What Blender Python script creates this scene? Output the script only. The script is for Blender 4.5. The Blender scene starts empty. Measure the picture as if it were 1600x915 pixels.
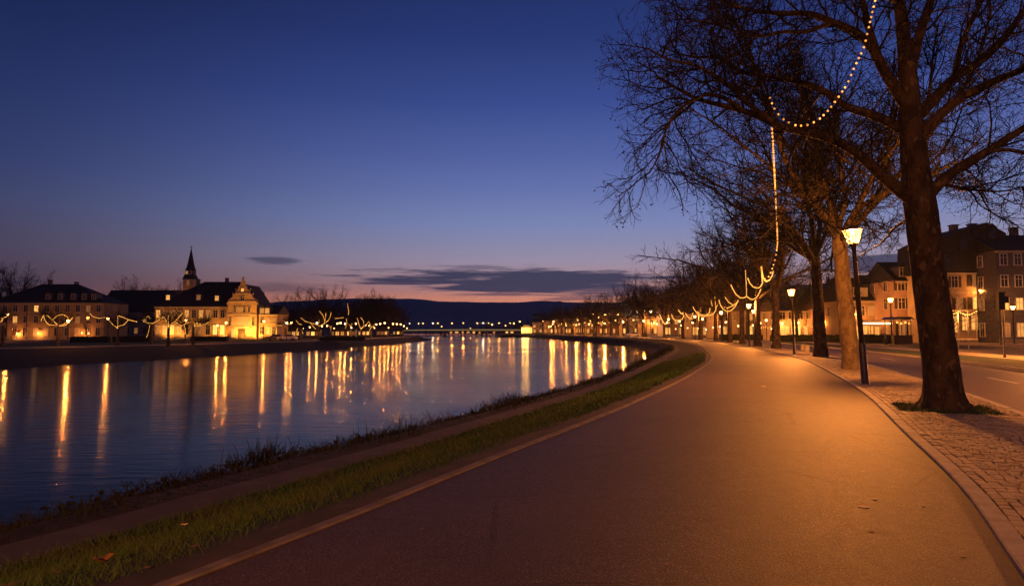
import bpy, math, random
import numpy as np
from mathutils import Vector, Matrix
R = math.radians
sc = bpy.context.scene
COL = sc.collection
PI = math.pi

# ------------------------------------------------------------------ camera
F = 1066.7; CAMH = 1.6; HOR = 517.0
PITCH = math.atan((HOR - 457.5) / F)
cd = bpy.data.cameras.new('camera'); cam = bpy.data.objects.new('camera', cd); COL.objects.link(cam)
cd.sensor_width = 36; cd.lens = 24; cd.clip_start = .05; cd.clip_end = 12000
cam.location = (0, 0, CAMH); cam.rotation_euler = (PI / 2 + PITCH, 0, 0)
sc.camera = cam
_s, _c = math.sin(PITCH), math.cos(PITCH)
def ray(px, py):
    rx, ry = (px - 800) / F, (457.5 - py) / F
    return rx, _c - ry * _s, _s + ry * _c
def G(px, py, z=0.0):            # photograph position -> point on the level z
    a, b, c = ray(px, py); t = (z - CAMH) / c
    return (a * t, b * t, z)
def D(px, py, Y):                # photograph position -> point at distance Y ahead
    a, b, c = ray(px, py); t = Y / b
    return (a * t, Y, CAMH + c * t)

# ------------------------------------------------------------------ mesh helpers
def link_mesh(name, verts, faces, m, parent=None, smooth=False, mats=None, midx=None):
    me = bpy.data.meshes.new(name)
    if isinstance(verts, np.ndarray) and isinstance(faces, np.ndarray):
        nv, (nf, k) = len(verts), faces.shape
        me.vertices.add(nv); me.vertices.foreach_set('co', verts.astype(np.float32).ravel())
        me.loops.add(nf * k); me.loops.foreach_set('vertex_index', faces.astype(np.int32).ravel())
        me.polygons.add(nf); me.polygons.foreach_set('loop_start', np.arange(0, nf * k, k, dtype=np.int32))
        me.polygons.foreach_set('loop_total', np.full(nf, k, dtype=np.int32))
    else:
        me.from_pydata([tuple(v) for v in verts], [], [tuple(int(i) for i in f) for f in faces])
    for mm in ([m] if mats is None else mats): me.materials.append(mm)
    if midx is not None: me.polygons.foreach_set('material_index', np.asarray(midx, dtype=np.int32))
    me.polygons.foreach_set('use_smooth', np.full(len(me.polygons), bool(smooth)))
    me.update(calc_edges=True); me.validate()
    return link(name, me, parent)
def link(name, me, parent=None):
    o = bpy.data.objects.new(name, me); COL.objects.link(o)
    if parent is not None: o.parent = parent
    return o
class MB:
    def __init__(s): s.v = []; s.f = []
    def add(s, vs, fs):
        b = len(s.v); s.v += [tuple(v) for v in vs]; s.f += [tuple(b + i for i in f) for f in fs]; return s
    def box(s, c, d, rz=0.0, bev=0.0):
        x, y, z = d[0] / 2, d[1] / 2, d[2] / 2
        co, si = math.cos(rz), math.sin(rz)
        P = [(-x, -y, -z), (x, -y, -z), (x, y, -z), (-x, y, -z), (-x, -y, z), (x, -y, z), (x, y, z), (-x, y, z)]
        vs = [(c[0] + a * co - b * si, c[1] + a * si + b * co, c[2] + e) for a, b, e in P]
        return s.add(vs, [(3, 2, 1, 0), (4, 5, 6, 7), (0, 1, 5, 4), (1, 2, 6, 5), (2, 3, 7, 6), (3, 0, 4, 7)])
    def bar(s, a, b, w, h=None):
        a, b = Vector(a), Vector(b); h = h or w; d = (b - a).normalized()
        u = d.cross(Vector((0, 0, 1)))
        u = u.normalized() if u.length > 1e-4 else Vector((1, 0, 0))
        v = u.cross(d).normalized()
        P = []
        for q in (a, b):
            for i, j in ((-1, -1), (1, -1), (1, 1), (-1, 1)): P.append(q + u * (i * w / 2) + v * (j * h / 2))
        return s.add(P, [(3, 2, 1, 0), (4, 5, 6, 7), (0, 1, 5, 4), (1, 2, 6, 5), (2, 3, 7, 6), (3, 0, 4, 7)])
    def lathe(s, prof, n=16, c=(0, 0, 0)):
        vs = []
        for r, z in prof:
            for k in range(n): vs.append((c[0] + r * math.cos(2 * PI * k / n), c[1] + r * math.sin(2 * PI * k / n), c[2] + z))
        fs = []
        for i in range(len(prof) - 1):
            for k in range(n):
                k2 = (k + 1) % n; fs.append((i * n + k, i * n + k2, (i + 1) * n + k2, (i + 1) * n + k))
        fs.append(tuple(range(n - 1, -1, -1))); fs.append(tuple((len(prof) - 1) * n + k for k in range(n)))
        return s.add(vs, fs)
    def prism(s, poly, y0, y1):      # outline in x,z pushed along y
        n = len(poly)
        vs = [(x, y0, z) for x, z in poly] + [(x, y1, z) for x, z in poly]
        fs = [tuple(range(n)), tuple(range(2 * n - 1, n - 1, -1))]
        for i in range(n): j = (i + 1) % n; fs.append((i, i + n, j + n, j))
        return s.add(vs, fs)
    def tube(s, pts, rad, n=8):
        v, f = tubes([(np.array(pts, float), np.array(rad if hasattr(rad, '__len__') else [rad] * len(pts), float))], n)
        return s.add(v, f)
    def ball(s, c, r, n=8, m=6, squash=(1, 1, 1)):
        prof = [(max(math.sin(PI * i / m), .02) * r, -math.cos(PI * i / m) * r) for i in range(m + 1)]
        b = len(s.v); s.lathe(prof, n)
        for i in range(b, len(s.v)):
            x, y, z = s.v[i]; s.v[i] = (c[0] + x * squash[0], c[1] + y * squash[1], c[2] + z * squash[2])
        return s
    def build(s, name, m, parent=None, smooth=False, loc=None):
        o = link_mesh(name, s.v, s.f, m, parent, smooth)
        if loc is not None: o.location = loc
        return o
def tubes(lines, n):
    """lines: list of (points, radii) -> verts, quad faces as arrays (vectorised per point count)"""
    groups = {}
    for p, r in lines: groups.setdefault(len(p), []).append((p, r))
    V, Fc, base = [], [], 0
    ang = np.arange(n) * 2 * PI / n
    for P, ls in groups.items():
        p = np.stack([a for a, _ in ls]); r = np.stack([b for _, b in ls])
        t = np.gradient(p, axis=1); t /= np.linalg.norm(t, axis=2, keepdims=True) + 1e-9
        ref = np.where(np.abs(t[:, :1, 2:3]) > .8, np.array([1., .1, 0]), np.array([0.05, 0., 1.]))
        u = np.cross(t, np.broadcast_to(ref, t.shape)); u /= np.linalg.norm(u, axis=2, keepdims=True) + 1e-9
        w = np.cross(t, u)
        ring = p[:, :, None] + r[:, :, None, None] * (np.cos(ang)[None, None, :, None] * u[:, :, None] + np.sin(ang)[None, None, :, None] * w[:, :, None])
        N = len(ls); V.append(ring.reshape(-1, 3))
        i, j, k = np.meshgrid(np.arange(N), np.arange(P - 1), np.arange(n), indexing='ij')
        k2 = (k + 1) % n; o = base + i * P * n
        Fc.append(np.stack([o + j * n + k, o + j * n + k2, o + (j + 1) * n + k2, o + (j + 1) * n + k], -1).reshape(-1, 4))
        base += N * P * n
    return np.concatenate(V), np.concatenate(Fc)
def tag(o, label=None, cat=None, group=None, kind=None):
    if label: o['label'] = label
    if cat: o['category'] = cat
    if group: o['group'] = group
    if kind: o['kind'] = kind
    return o
def empty(name, loc, rz=0.0, label=None, cat=None, group=None, scale=None):
    o = bpy.data.objects.new(name, None); COL.objects.link(o)
    o.location = loc; o.rotation_euler = (0, 0, rz); o.empty_display_size = .2
    if scale: o.scale = scale if hasattr(scale, '__len__') else (scale,) * 3
    return tag(o, label, cat, group)
def children(o): return [c for c in bpy.data.objects if c.parent == o]
KIDS = {}
def copy_tree(o, parent=None):
    c = o.copy(); COL.objects.link(c); c.parent = parent
    kids = KIDS.get(o.name)
    if kids is None: kids = KIDS[o.name] = list(o.children)
    for ch in kids: copy_tree(ch, c)
    return c
ORD = ['first', 'second', 'third', 'fourth', 'fifth', 'sixth', 'seventh', 'eighth', 'ninth', 'tenth', 'eleventh', 'twelfth', 'thirteenth',
       'fourteenth', 'fifteenth', 'sixteenth', 'seventeenth', 'eighteenth', 'nineteenth', 'twentieth']

# ------------------------------------------------------------------ materials
def lin(c):
    return tuple((x / 12.92 if x <= .04045 else ((x + .055) / 1.055) ** 2.4) for x in (v / 255 for v in c))
class NT:
    def __init__(s, tree): s.t = tree
    def n(s, typ, props=None, **ins):
        nd = s.t.nodes.new(typ)
        for k, v in (props or {}).items(): setattr(nd, k, v)
        for k, v in ins.items():
            k = k.replace('_', ' ') if not k.startswith('i') or not k[1:].isdigit() else int(k[1:])
            s.set(nd.inputs[k], v)
        return nd
    def set(s, sock, v):
        if isinstance(v, bpy.types.NodeSocket): s.t.links.new(v, sock)
        else:
            if sock.type == 'RGBA' and len(v) == 3: v = (*v, 1)
            sock.default_value = v
    def math(s, op, a, b=0.0, c=None, clamp=False):
        nd = s.t.nodes.new('ShaderNodeMath'); nd.operation = op; nd.use_clamp = clamp
        s.set(nd.inputs[0], a); s.set(nd.inputs[1], b)
        if c is not None: s.set(nd.inputs[2], c)
        return nd.outputs[0]
    def mix(s, fac, a, b):
        nd = s.t.nodes.new('ShaderNodeMix'); nd.data_type = 'RGBA'
        s.set(nd.inputs[0], fac); s.set(nd.inputs[6], a); s.set(nd.inputs[7], b)
        return nd.outputs[2]
    def ramp(s, fac, stops):
        nd = s.t.nodes.new('ShaderNodeValToRGB'); cr = nd.color_ramp
        while len(cr.elements) > 1: cr.elements.remove(cr.elements[-1])
        cr.elements[0].position = stops[0][0]; cr.elements[0].color = (*stops[0][1], 1)
        for p, c in stops[1:]:
            e = cr.elements.new(p); e.color = (*c, 1)
        s.set(nd.inputs[0], fac); return nd.outputs[0]
    def noise(s, vec, scale, detail=4.0, rough=.55):
        return s.n('ShaderNodeTexNoise', Vector=vec, Scale=scale, Detail=detail, Roughness=rough).outputs[0]
    def smooth(s, x, a, b):
        nd = s.t.nodes.new('ShaderNodeMapRange'); nd.interpolation_type = 'SMOOTHSTEP'
        s.set(nd.inputs[0], x); s.set(nd.inputs[1], a); s.set(nd.inputs[2], b); s.set(nd.inputs[3], 0.0); s.set(nd.inputs[4], 1.0)
        return nd.outputs[0]
def new_mat(name):
    m = bpy.data.materials.new(name); m.use_nodes = True; m.node_tree.nodes.clear()
    t = NT(m.node_tree); out = t.n('ShaderNodeOutputMaterial'); b = t.n('ShaderNodeBsdfPrincipled')
    m.node_tree.links.new(b.outputs[0], out.inputs[0]); t.b = b; t.out = out
    t.co = t.n('ShaderNodeTexCoord').outputs['Object']
    return m, t
def mat(name, col, col2=None, rough=.8, scale=3.0, detail=5.0, bump=0.0, bscale=None, bdist=.02, spec=.4, metal=0.0, lo=.35, hi=.65, stretch=None):
    m, t = new_mat(name)
    vec = t.co
    if stretch: vec = t.n('ShaderNodeMapping', Vector=t.co, Scale=stretch).outputs[0]
    col2 = col2 or tuple(c * .72 for c in col)
    f = t.smooth(t.noise(vec, scale, detail), lo, hi)
    t.set(t.b.inputs['Base Color'], t.mix(f, col, col2))
    t.set(t.b.inputs['Roughness'], rough); t.set(t.b.inputs['Specular IOR Level'], spec); t.set(t.b.inputs['Metallic'], metal)
    if bump:
        h = t.noise(vec, bscale or scale * 4, 4.0)
        t.set(t.b.inputs['Normal'], t.n('ShaderNodeBump', Strength=bump, Distance=bdist, Height=h).outputs[0])
    return m
def emit(name, col, strength, base=(.3, .25, .2), var=0.0):
    m, t = new_mat(name)
    t.set(t.b.inputs['Base Color'], base); t.set(t.b.inputs['Roughness'], .4)
    t.set(t.b.inputs['Emission Color'], col)
    if var:
        oi = t.n('ShaderNodeObjectInfo').outputs['Random']
        nz = t.noise(t.co, 1.7, 2.0)
        v = t.math('MULTIPLY', t.math('MULTIPLY_ADD', oi, var, 1 - var * .6), t.math('MULTIPLY_ADD', nz, 1.2, .4))
        t.set(t.b.inputs['Emission Strength'], t.math('MULTIPLY', v, strength))
    else: t.set(t.b.inputs['Emission Strength'], strength)
    return m
def glow_glass(name, col, strength, clear=.5):     # lamp glass: lets its lamp's light out and glows itself
    m = bpy.data.materials.new(name); m.use_nodes = True; m.node_tree.nodes.clear()
    t = NT(m.node_tree); out = t.n('ShaderNodeOutputMaterial')
    e = t.n('ShaderNodeEmission', Color=col, Strength=strength); tr = t.n('ShaderNodeBsdfTransparent')
    mx = t.n('ShaderNodeAddShader')
    m.node_tree.links.new(e.outputs[0], mx.inputs[0]); m.node_tree.links.new(tr.outputs[0], mx.inputs[1])
    m.node_tree.links.new(mx.outputs[0], out.inputs[0]); return m

WARM = (1.0, .29, .045)
M = {}
# asphalt: dark binder, paler aggregate, patches and a slight sheen
def asphalt(name, a, b, spark, rough):
    m, t = new_mat(name)
    big = t.noise(t.co, .35, 4.0); mid = t.noise(t.co, 6.0, 4.0); fine = t.noise(t.co, 85.0, 3.0, .75)
    vor = t.n('ShaderNodeTexVoronoi', Vector=t.co, Scale=48.0)
    c = t.mix(t.smooth(big, .35, .65), a, b)
    c = t.mix(t.math('MULTIPLY', t.smooth(mid, .4, .7), .25), c, tuple(x * .6 for x in a))
    crk = t.n('ShaderNodeTexVoronoi', {'feature': 'DISTANCE_TO_EDGE'}, Vector=t.mix(.06, t.co, t.n('ShaderNodeTexNoise', Vector=t.co, Scale=2.5, Detail=4.0).outputs[1]), Scale=.42).outputs[0]
    cm = t.math('MULTIPLY', t.smooth(crk, .012, .004), t.smooth(t.noise(t.co, .3, 2.0), .5, .58))
    c = t.mix(t.math('MULTIPLY', cm, .75), c, tuple(x * .3 for x in a))
    st = t.math('MULTIPLY', t.smooth(t.noise(t.co, 1.4, 5.0, .65), .57, .7), .35)
    c = t.mix(st, c, tuple(x * .5 for x in a))
    g = t.smooth(fine, .52, .72)
    c = t.mix(t.math('MULTIPLY', g, .9), c, spark)
    c = t.mix(t.math('MULTIPLY', t.smooth(fine, .48, .3), .7), c, tuple(x * .35 for x in a))
    t.set(t.b.inputs['Base Color'], c)
    r = t.math('MULTIPLY_ADD', t.noise(t.co, 7.0, 3.0), .16, rough - .08)
    t.set(t.b.inputs['Roughness'], r); t.set(t.b.inputs['Specular IOR Level'], .14)
    h = t.math('ADD', t.math('MULTIPLY', vor.outputs['Distance'], .6), fine)
    t.set(t.b.inputs['Normal'], t.n('ShaderNodeBump', Strength=.5, Distance=.006, Height=h).outputs[0])
    return m
M['asphalt'] = asphalt('promenade_asphalt', (.066, .048, .036), (.049, .037, .029), (.31, .24, .175), .62)
M['street'] = asphalt('street_asphalt', (.07, .052, .043), (.055, .042, .036), (.13, .1, .08), .62)
M['plaza'] = asphalt('plaza_asphalt', (.075, .068, .06), (.05, .046, .042), (.12, .11, .1), .7)
M['stone'] = mat('kerb_granite', (.27, .25, .23), (.19, .175, .16), .75, 5.0, 8.0, .3, 60.0, .004)
M['sett'] = mat('paving_sett', (.32, .275, .2), (.19, .16, .12), .72, 2.6, 6.0, .4, 50.0, .006)
M['joint'] = mat('paving_joint', (.035, .03, .026), (.02, .018, .016), .9, 8.0)
M['dirt'] = mat('worn_earth', (.055, .04, .028), (.03, .026, .014), .9, 2.2, 7.0, .6, 30.0, .02)
M['track'] = mat('gravel_track', (.075, .065, .058), (.05, .044, .04), .9, 1.3, 7.0, .5, 60.0, .012)
M['soil'] = mat('grass_soil', (.022, .036, .01), (.03, .026, .012), .95, 1.8, 6.0, .8, 14.0, .04)
M['bank'] = mat('bank_earth', (.02, .022, .012), (.012, .012, .008), .95, .7, 7.0, .9, 6.0, .12)
M['grass'] = mat('grass_blade', (.032, .09, .014), (.06, .09, .026), .75, .9, 4.0)
M['weed'] = mat('bank_weed', (.012, .022, .006), (.022, .018, .01), .85, .8, 4.0)
M['reed'] = mat('dry_reed', (.12, .095, .06), (.07, .055, .035), .85, 2.0)
M['rock'] = mat('bank_stone', (.026, .022, .02), (.014, .012, .011), .9, 3.0, 6.0, .5)
M['lawn'] = mat('lawn', (.025, .06, .012), (.02, .04, .01), .9, .6, 8.0, .8, 20.0, .05)
M['paint'] = mat('road_paint', (.6, .58, .54), (.35, .33, .3), .7, 9.0)
M['leaf'] = mat('dead_leaf', (.2, .1, .035), (.12, .055, .02), .7, 20.0)
M['pale_leaf'] = mat('pale_leaf', (.75, .58, .34), (.6, .45, .25), .7, 20.0)
M['metal'] = mat('lamp_post_metal', (.10, .092, .085), (.07, .065, .06), .42, 6.0, metal=.6)
M['metal_pale'] = mat('galvanised_metal', (.3, .3, .3), (.2, .2, .2), .45, 6.0, metal=.7)
M['black'] = mat('black_plastic', (.012, .012, .013), None, .5)
M['wire'] = mat('lamp_wire', (.015, .015, .013), None, .6)
M['glass_lamp'] = glow_glass('lamp_glass', (1.0, .34, .06), 2.8)
M['glass_far'] = glow_glass('far_lamp_glass', (1.0, .46, .12), 6.5)
M['glass_white'] = glow_glass('white_lamp_glass', (1.0, .72, .45), 4.0)
M['bulb'] = emit('bulb_glow', (1.0, .36, .06), 2.0, var=.9)
M['hot_bulb'] = emit('lamp_bulb', (1.0, .7, .35), 12.0)
M['rope'] = emit('light_rope_glow', (1.0, .43, .07), 1.35)
# bark
def bark(name, a, b, c3, sc_, scz):
    m, t = new_mat(name)
    mp = t.n('ShaderNodeMapping', Vector=t.co, Scale=(1.0, 1.0, scz)).outputs[0]
    f = t.smooth(t.noise(mp, sc_, 6.0), .38, .62); fl = t.smooth(t.noise(mp, sc_ * 1.7, 3.0), .56, .64)
    c = t.mix(t.math('MULTIPLY', fl, .6), t.mix(f, a, b), c3)
    t.set(t.b.inputs['Base Color'], c); t.set(t.b.inputs['Roughness'], .9); t.set(t.b.inputs['Specular IOR Level'], .25)
    mp2 = t.n('ShaderNodeMapping', Vector=t.co, Scale=(1.0, 1.0, .35)).outputs[0]
    h = t.math('ADD', t.noise(mp2, 14.0, 6.0, .65), t.math('MULTIPLY', fl, -.25))
    t.set(t.b.inputs['Normal'], t.n('ShaderNodeBump', Strength=1.0, Distance=.12, Height=h).outputs[0])
    return m
M['bark'] = bark('plane_bark', (.1, .074, .05), (.045, .034, .026), (.22, .18, .13), 4.5, .55)
M['pale_bark'] = bark('lamplit_plane_bark', (.27, .21, .115), (.16, .12, .07), (.38, .3, .19), 4.0, .6)  # lit copy of the plane bark, lamplight put into its colour
M['twig'] = mat('twig_bark', (.016, .013, .011), (.011, .009, .008), .9, 4.0)
M['far_twig'] = mat('far_twig_bark', (.03, .022, .017), (.018, .014, .011), .95, 2.0)
M['conifer'] = mat('conifer_needles', (.03, .04, .022), (.018, .025, .014), .95, 2.0)
M['hedge'] = mat('hedge_leaf', (.035, .045, .018), (.02, .026, .012), .9, 6.0, 6.0, .8, 14.0, .1)
M['hill'] = mat('hazy_hill_forest', (.06, .11, .22), (.05, .09, .19), .95, .01, 8.0)  # bluer than forest: distance haze put into the colour
M['wood_floor'] = mat('wooded_hill_ground', (.03, .032, .02), (.018, .02, .014), .95, .1, 6.0)

# ------------------------------------------------------------------ sky (dusk): colours of the sky by height and bearing, thin clouds
w = bpy.data.worlds.new('World'); sc.world = w; w.use_nodes = True
wt = NT(w.node_tree); w.node_tree.nodes.clear()
wo = wt.n('ShaderNodeOutputWorld'); bg = wt.n('ShaderNodeBackground'); w.node_tree.links.new(bg.outputs[0], wo.inputs[0])
dv = wt.n('ShaderNodeTexCoord').outputs['Generated']
sep = wt.n('ShaderNodeSeparateXYZ', Vector=dv)
vz = sep.outputs[2]; az = wt.math('ARCTAN2', sep.outputs[0], sep.outputs[1])
glow = wt.math('POWER', wt.math('MULTIPLY_ADD', wt.math('COSINE', wt.math('SUBTRACT', az, .36)), .5, .5), 2.6)
S = SKY = {}
gs = [(0.0, (180, 105, 92)), (.040, (252, 158, 122)), (.05, (240, 156, 130)), (.058, (218, 152, 143)), (.075, (196, 157, 163)), (.1, (172, 158, 182)), (.123, (150, 149, 183)), (.155, (127, 139, 187)), (.2, (109, 125, 185)), (.25, (86, 104, 170)), (.32, (59, 79, 147)), (.40, (40, 58, 119)), (.46, (32, 49, 104)), (1.0, (12, 19, 52))]
ds = [(0.0, (62, 50, 58)), (.055, (76, 62, 74)), (.09, (75, 67, 86)), (.115, (72, 67, 93)), (.155, (61, 67, 103)), (.2, (51, 62, 107)), (.28, (36, 50, 98)), (.36, (24, 39, 84)), (.44, (16, 30, 68)), (1.0, (7, 13, 38))]
cg = wt.ramp(vz, [(p, tuple(v * (1.2 if .03 < p < .17 else 1.06) for v in lin(c))) for p, c in gs]); cdk = wt.ramp(vz, [(p, tuple(v * (1.15 if .03 < p < .17 else 1.04) for v in lin(c))) for p, c in ds])
gl2 = wt.smooth(glow, .42, .99)
sky = wt.mix(gl2, cdk, cg)
comb = wt.n('ShaderNodeCombineXYZ', X=wt.math('MULTIPLY', az, 5.0), Y=wt.math('MULTIPLY', vz, 70.0), Z=0.0).outputs[0]
nz = wt.noise(comb, 1.6, 6.0, .6)
comb2 = wt.n('ShaderNodeCombineXYZ', X=wt.math('MULTIPLY', az, 9.0), Y=wt.math('MULTIPLY', vz, 160.0), Z=3.0).outputs[0]
nz2 = wt.noise(comb2, 1.5, 5.0, .6)
nn = wt.math('ADD', wt.math('MULTIPLY', nz, .6), wt.math('MULTIPLY', nz2, .4))
def cloud(px, py, hw, hh, soft, amt, tilt=0.0):
    a0 = math.atan((px - 800) / F); v0 = math.sin(math.atan((HOR - py) / F * math.cos(a0)))
    du = wt.math('SUBTRACT', az, a0)
    u = wt.math('DIVIDE', du, hw / F)
    v = wt.math('DIVIDE', wt.math('SUBTRACT', wt.math('SUBTRACT', vz, v0), wt.math('MULTIPLY', du, tilt)), hh / F)
    d2 = wt.math('ADD', wt.math('MULTIPLY', u, u), wt.math('MULTIPLY', v, v))
    x = wt.math('SUBTRACT', wt.math('SUBTRACT', 1.0, wt.math('SQRT', d2)), wt.math('MULTIPLY', wt.math('SUBTRACT', nn, .5), -3.2))
    return wt.math('MULTIPLY', wt.smooth(x, 0.0, soft), amt)
cl = None
for a in [(830, 440, 285, 23, .45, .95, -.006), (700, 440, 190, 9, .5, .8, 0), (985, 452, 130, 12, .5, .8, 0), (740, 417, 70, 5, .6, .5, 0), (425, 407, 45, 7, .6, .65, 0),
          (440, 449, 90, 12, .8, .45, 0), (1380, 412, 110, 16, .5, .9, 0), (790, 460, 110, 4, .6, .7, 0), (900, 467, 80, 4, .6, .6, 0), (1700, 430, 140, 12, .6, .6, 0), (-500, 420, 300, 18, .6, .5, 0), (470, 445, 130, 4, .7, .3, 0)]:
    c = cloud(*a); cl = c if cl is None else wt.math('MAXIMUM', cl, c)
ccol = wt.mix(gl2, lin((48, 47, 66)), lin((66, 70, 99)))
sky = wt.mix(cl, sky, ccol)
w.node_tree.links.new(sky, bg.inputs[0]); bg.inputs[1].default_value = 1.0
# the dusk afterglow: very weak, wide light from where the sun has gone down
sd = bpy.data.lights.new('afterglow', 'SUN'); sd.energy = .02; sd.angle = R(30); sd.color = (1.0, .62, .5)
so = bpy.data.objects.new('afterglow', sd); COL.objects.link(so); so.rotation_euler = (R(84), 0, R(-14) + PI)
sc.view_settings.view_transform = 'Standard'; sc.view_settings.look = 'None'; sc.view_settings.exposure = 0; sc.view_settings.gamma = 1; sc.view_settings.use_curve_mapping = False
sc.render.engine = 'CYCLES'
cy = sc.cycles
cy.use_denoising = True
try: cy.denoiser = 'OPENIMAGEDENOISE'
except Exception: pass
cy.max_bounces = 5; cy.diffuse_bounces = 2; cy.glossy_bounces = 3; cy.transparent_max_bounces = 12; cy.transmission_bounces = 2
cy.sample_clamp_indirect = 4.0; cy.use_light_tree = True; cy.caustics_reflective = False; cy.caustics_refractive = False
# ------------------------------------------------------------------ ground lines (plan curves)
def spline(pts, step=None, n=12):
    P = np.array(pts, float); out = []
    for i in range(len(P) - 1):
        p0, p1, p2, p3 = P[max(i - 1, 0)], P[i], P[i + 1], P[min(i + 2, len(P) - 1)]
        # centripetal-ish catmull with chord scaling
        L = np.linalg.norm(p2 - p1)
        m1 = (p2 - p0) / (np.linalg.norm(p1 - p0) + L + 1e-9) * L; m2 = (p3 - p1) / (np.linalg.norm(p3 - p2) + L + 1e-9) * L
        k = max(3, int(min(n, L / .6)) if L < 12 else n)
        for t in np.linspace(0, 1, k, endpoint=False):
            a, b = t * t, t * t * t
            out.append((2 * b - 3 * a + 1) * p1 + (b - 2 * a + t) * m1 + (3 * a - 2 * b) * p2 + (b - a) * m2)
    out.append(P[-1]); return np.array(out)
def normals(C):            # to the right of travel
    t = np.gradient(C, axis=0); t /= np.linalg.norm(t, axis=1, keepdims=True)
    return np.stack([t[:, 1], -t[:, 0]], 1)
K = spline([(-10.4, -24), (-5.5, -14), (.2, -2), (3.25, 4.4), (4.5, 6.9), (6.1, 10.7), (9.0, 17.6), (13.0, 28.6), (16.7, 39.7), (21.2, 58), (25, 75), (29.8, 100), (33.3, 130), (34.3, 165), (32.2, 220), (26.5, 300), (19.5, 400), (13, 500)])
L = spline([(-15.4, -24), (-10.8, -14), (-5.1, -2), (-2.17, 4.3), (-1.36, 6.0), (-.06, 9.0), (1.3, 12), (2.85, 15.6), (6.7, 25.4), (11.9, 40.6), (16.6, 58.5), (20.6, 75), (25.2, 100), (28.6, 130), (29.6, 165), (27.4, 220), (21.8, 300), (15, 400), (8.5, 500)])
NK, NL = normals(K), normals(L)
def off(C, N, t): return C + N * (t if np.isscalar(t) else np.asarray(t)[:, None])
def resample(C, n=None, s=None):
    d = np.concatenate([[0], np.cumsum(np.linalg.norm(np.diff(C, axis=0), axis=1))])
    s = np.linspace(0, d[-1], n) if s is None else s
    return np.stack([np.interp(s, d, C[:, 0]), np.interp(s, d, C[:, 1])], 1), s
def sheet(name, rows, zs, m, kind='structure', smooth=True):
    """rows: list of (n,2) lines side by side, zs: level per line (scalar or per point)"""
    n = len(rows[0]); V = []
    for r, z in zip(rows, zs):
        V.append(np.column_stack([r, np.broadcast_to(z, n)]))
    V = np.concatenate(V); f = []
    i, j = np.meshgrid(np.arange(len(rows) - 1), np.arange(n - 1), indexing='ij')
    f = np.stack([i * n + j, (i + 1) * n + j, (i + 1) * n + j + 1, i * n + j + 1], -1).reshape(-1, 4)
    o = link_mesh(name, V, f[:, ::-1].copy() if False else f, m, None, smooth)
    return tag(o, kind=kind)
def block_line(name, C, N, t0, t1, z0, z1, m, seg=1.0, gap=.008, smax=None, smin=0.0):
    """kerb stones laid along a line, with open joints"""
    d = np.concatenate([[0], np.cumsum(np.linalg.norm(np.diff(C, axis=0), axis=1))])
    tot = min(d[-1], smax or 1e9); s = smin; a0, a1 = [], []
    while s < tot:
        sg = seg if s < 80 else seg * 5
        a0.append(s + gap / 2); a1.append(min(s + sg, d[-1]) - gap / 2); s += sg
    a0, a1 = np.array(a0), np.array(a1); V = []
    def at(s, t):
        c = np.stack([np.interp(s, d, C[:, 0]), np.interp(s, d, C[:, 1])], 1); nn_ = np.stack([np.interp(s, d, N[:, 0]), np.interp(s, d, N[:, 1])], 1)
        return c + nn_ * t
    rng = np.random.default_rng(5); dz = rng.normal(0, .0025, len(a0)); bv = .012
    ring = [(t0, z0), (t0, z1 - bv), (t0 + bv, z1), (t1 - bv, z1), (t1, z1 - bv), (t1, z0)]
    P = []
    for s_ in (a0, a1):
        for t, z in ring:
            q = at(s_, t); P.append(np.column_stack([q, np.full(len(q), z) + dz]))
    V = np.stack(P, 1).reshape(-1, 3); nb = 12; base = np.arange(len(a0))[:, None, None] * nb
    q = np.array([[i, i + 1, i + 7, i + 6] for i in range(5)] + [[0, 5, 4, 1], [1, 4, 3, 2], [6, 7, 10, 11], [7, 8, 9, 10]])
    return tag(link_mesh(name, V, (base + q[None]).reshape(-1, 4), m), kind='structure')

# promenade: asphalt between the two edge lines (both resampled to the same number of points)
nP = 260
sK = np.concatenate([np.linspace(0, .25, 130, endpoint=False), np.linspace(.25, 1, 130)])
def par(C):
    d = np.concatenate([[0], np.cumsum(np.linalg.norm(np.diff(C, axis=0), axis=1))])
    return resample(C, s=sK * d[-1])[0]
Kp, Lp = par(K), par(L)
sheet('promenade', [Lp + (Kp - Lp) * f for f in np.linspace(0, 1, 5)], [0, .02, .03, .02, 0], M['asphalt'])
M['edge'] = mat('worn_edge_stone', (.17, .15, .13), (.1, .09, .08), .85, 3.5, 8.0, .3, 60.0, .004)
block_line('edge_strip', L, NL, -.115, .0, -.1, .018, M['edge'], seg=1.6, gap=.014)
block_line('kerb', K, NK, .0, .16, -.15, .05, M['stone'], seg=1.0)
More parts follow.
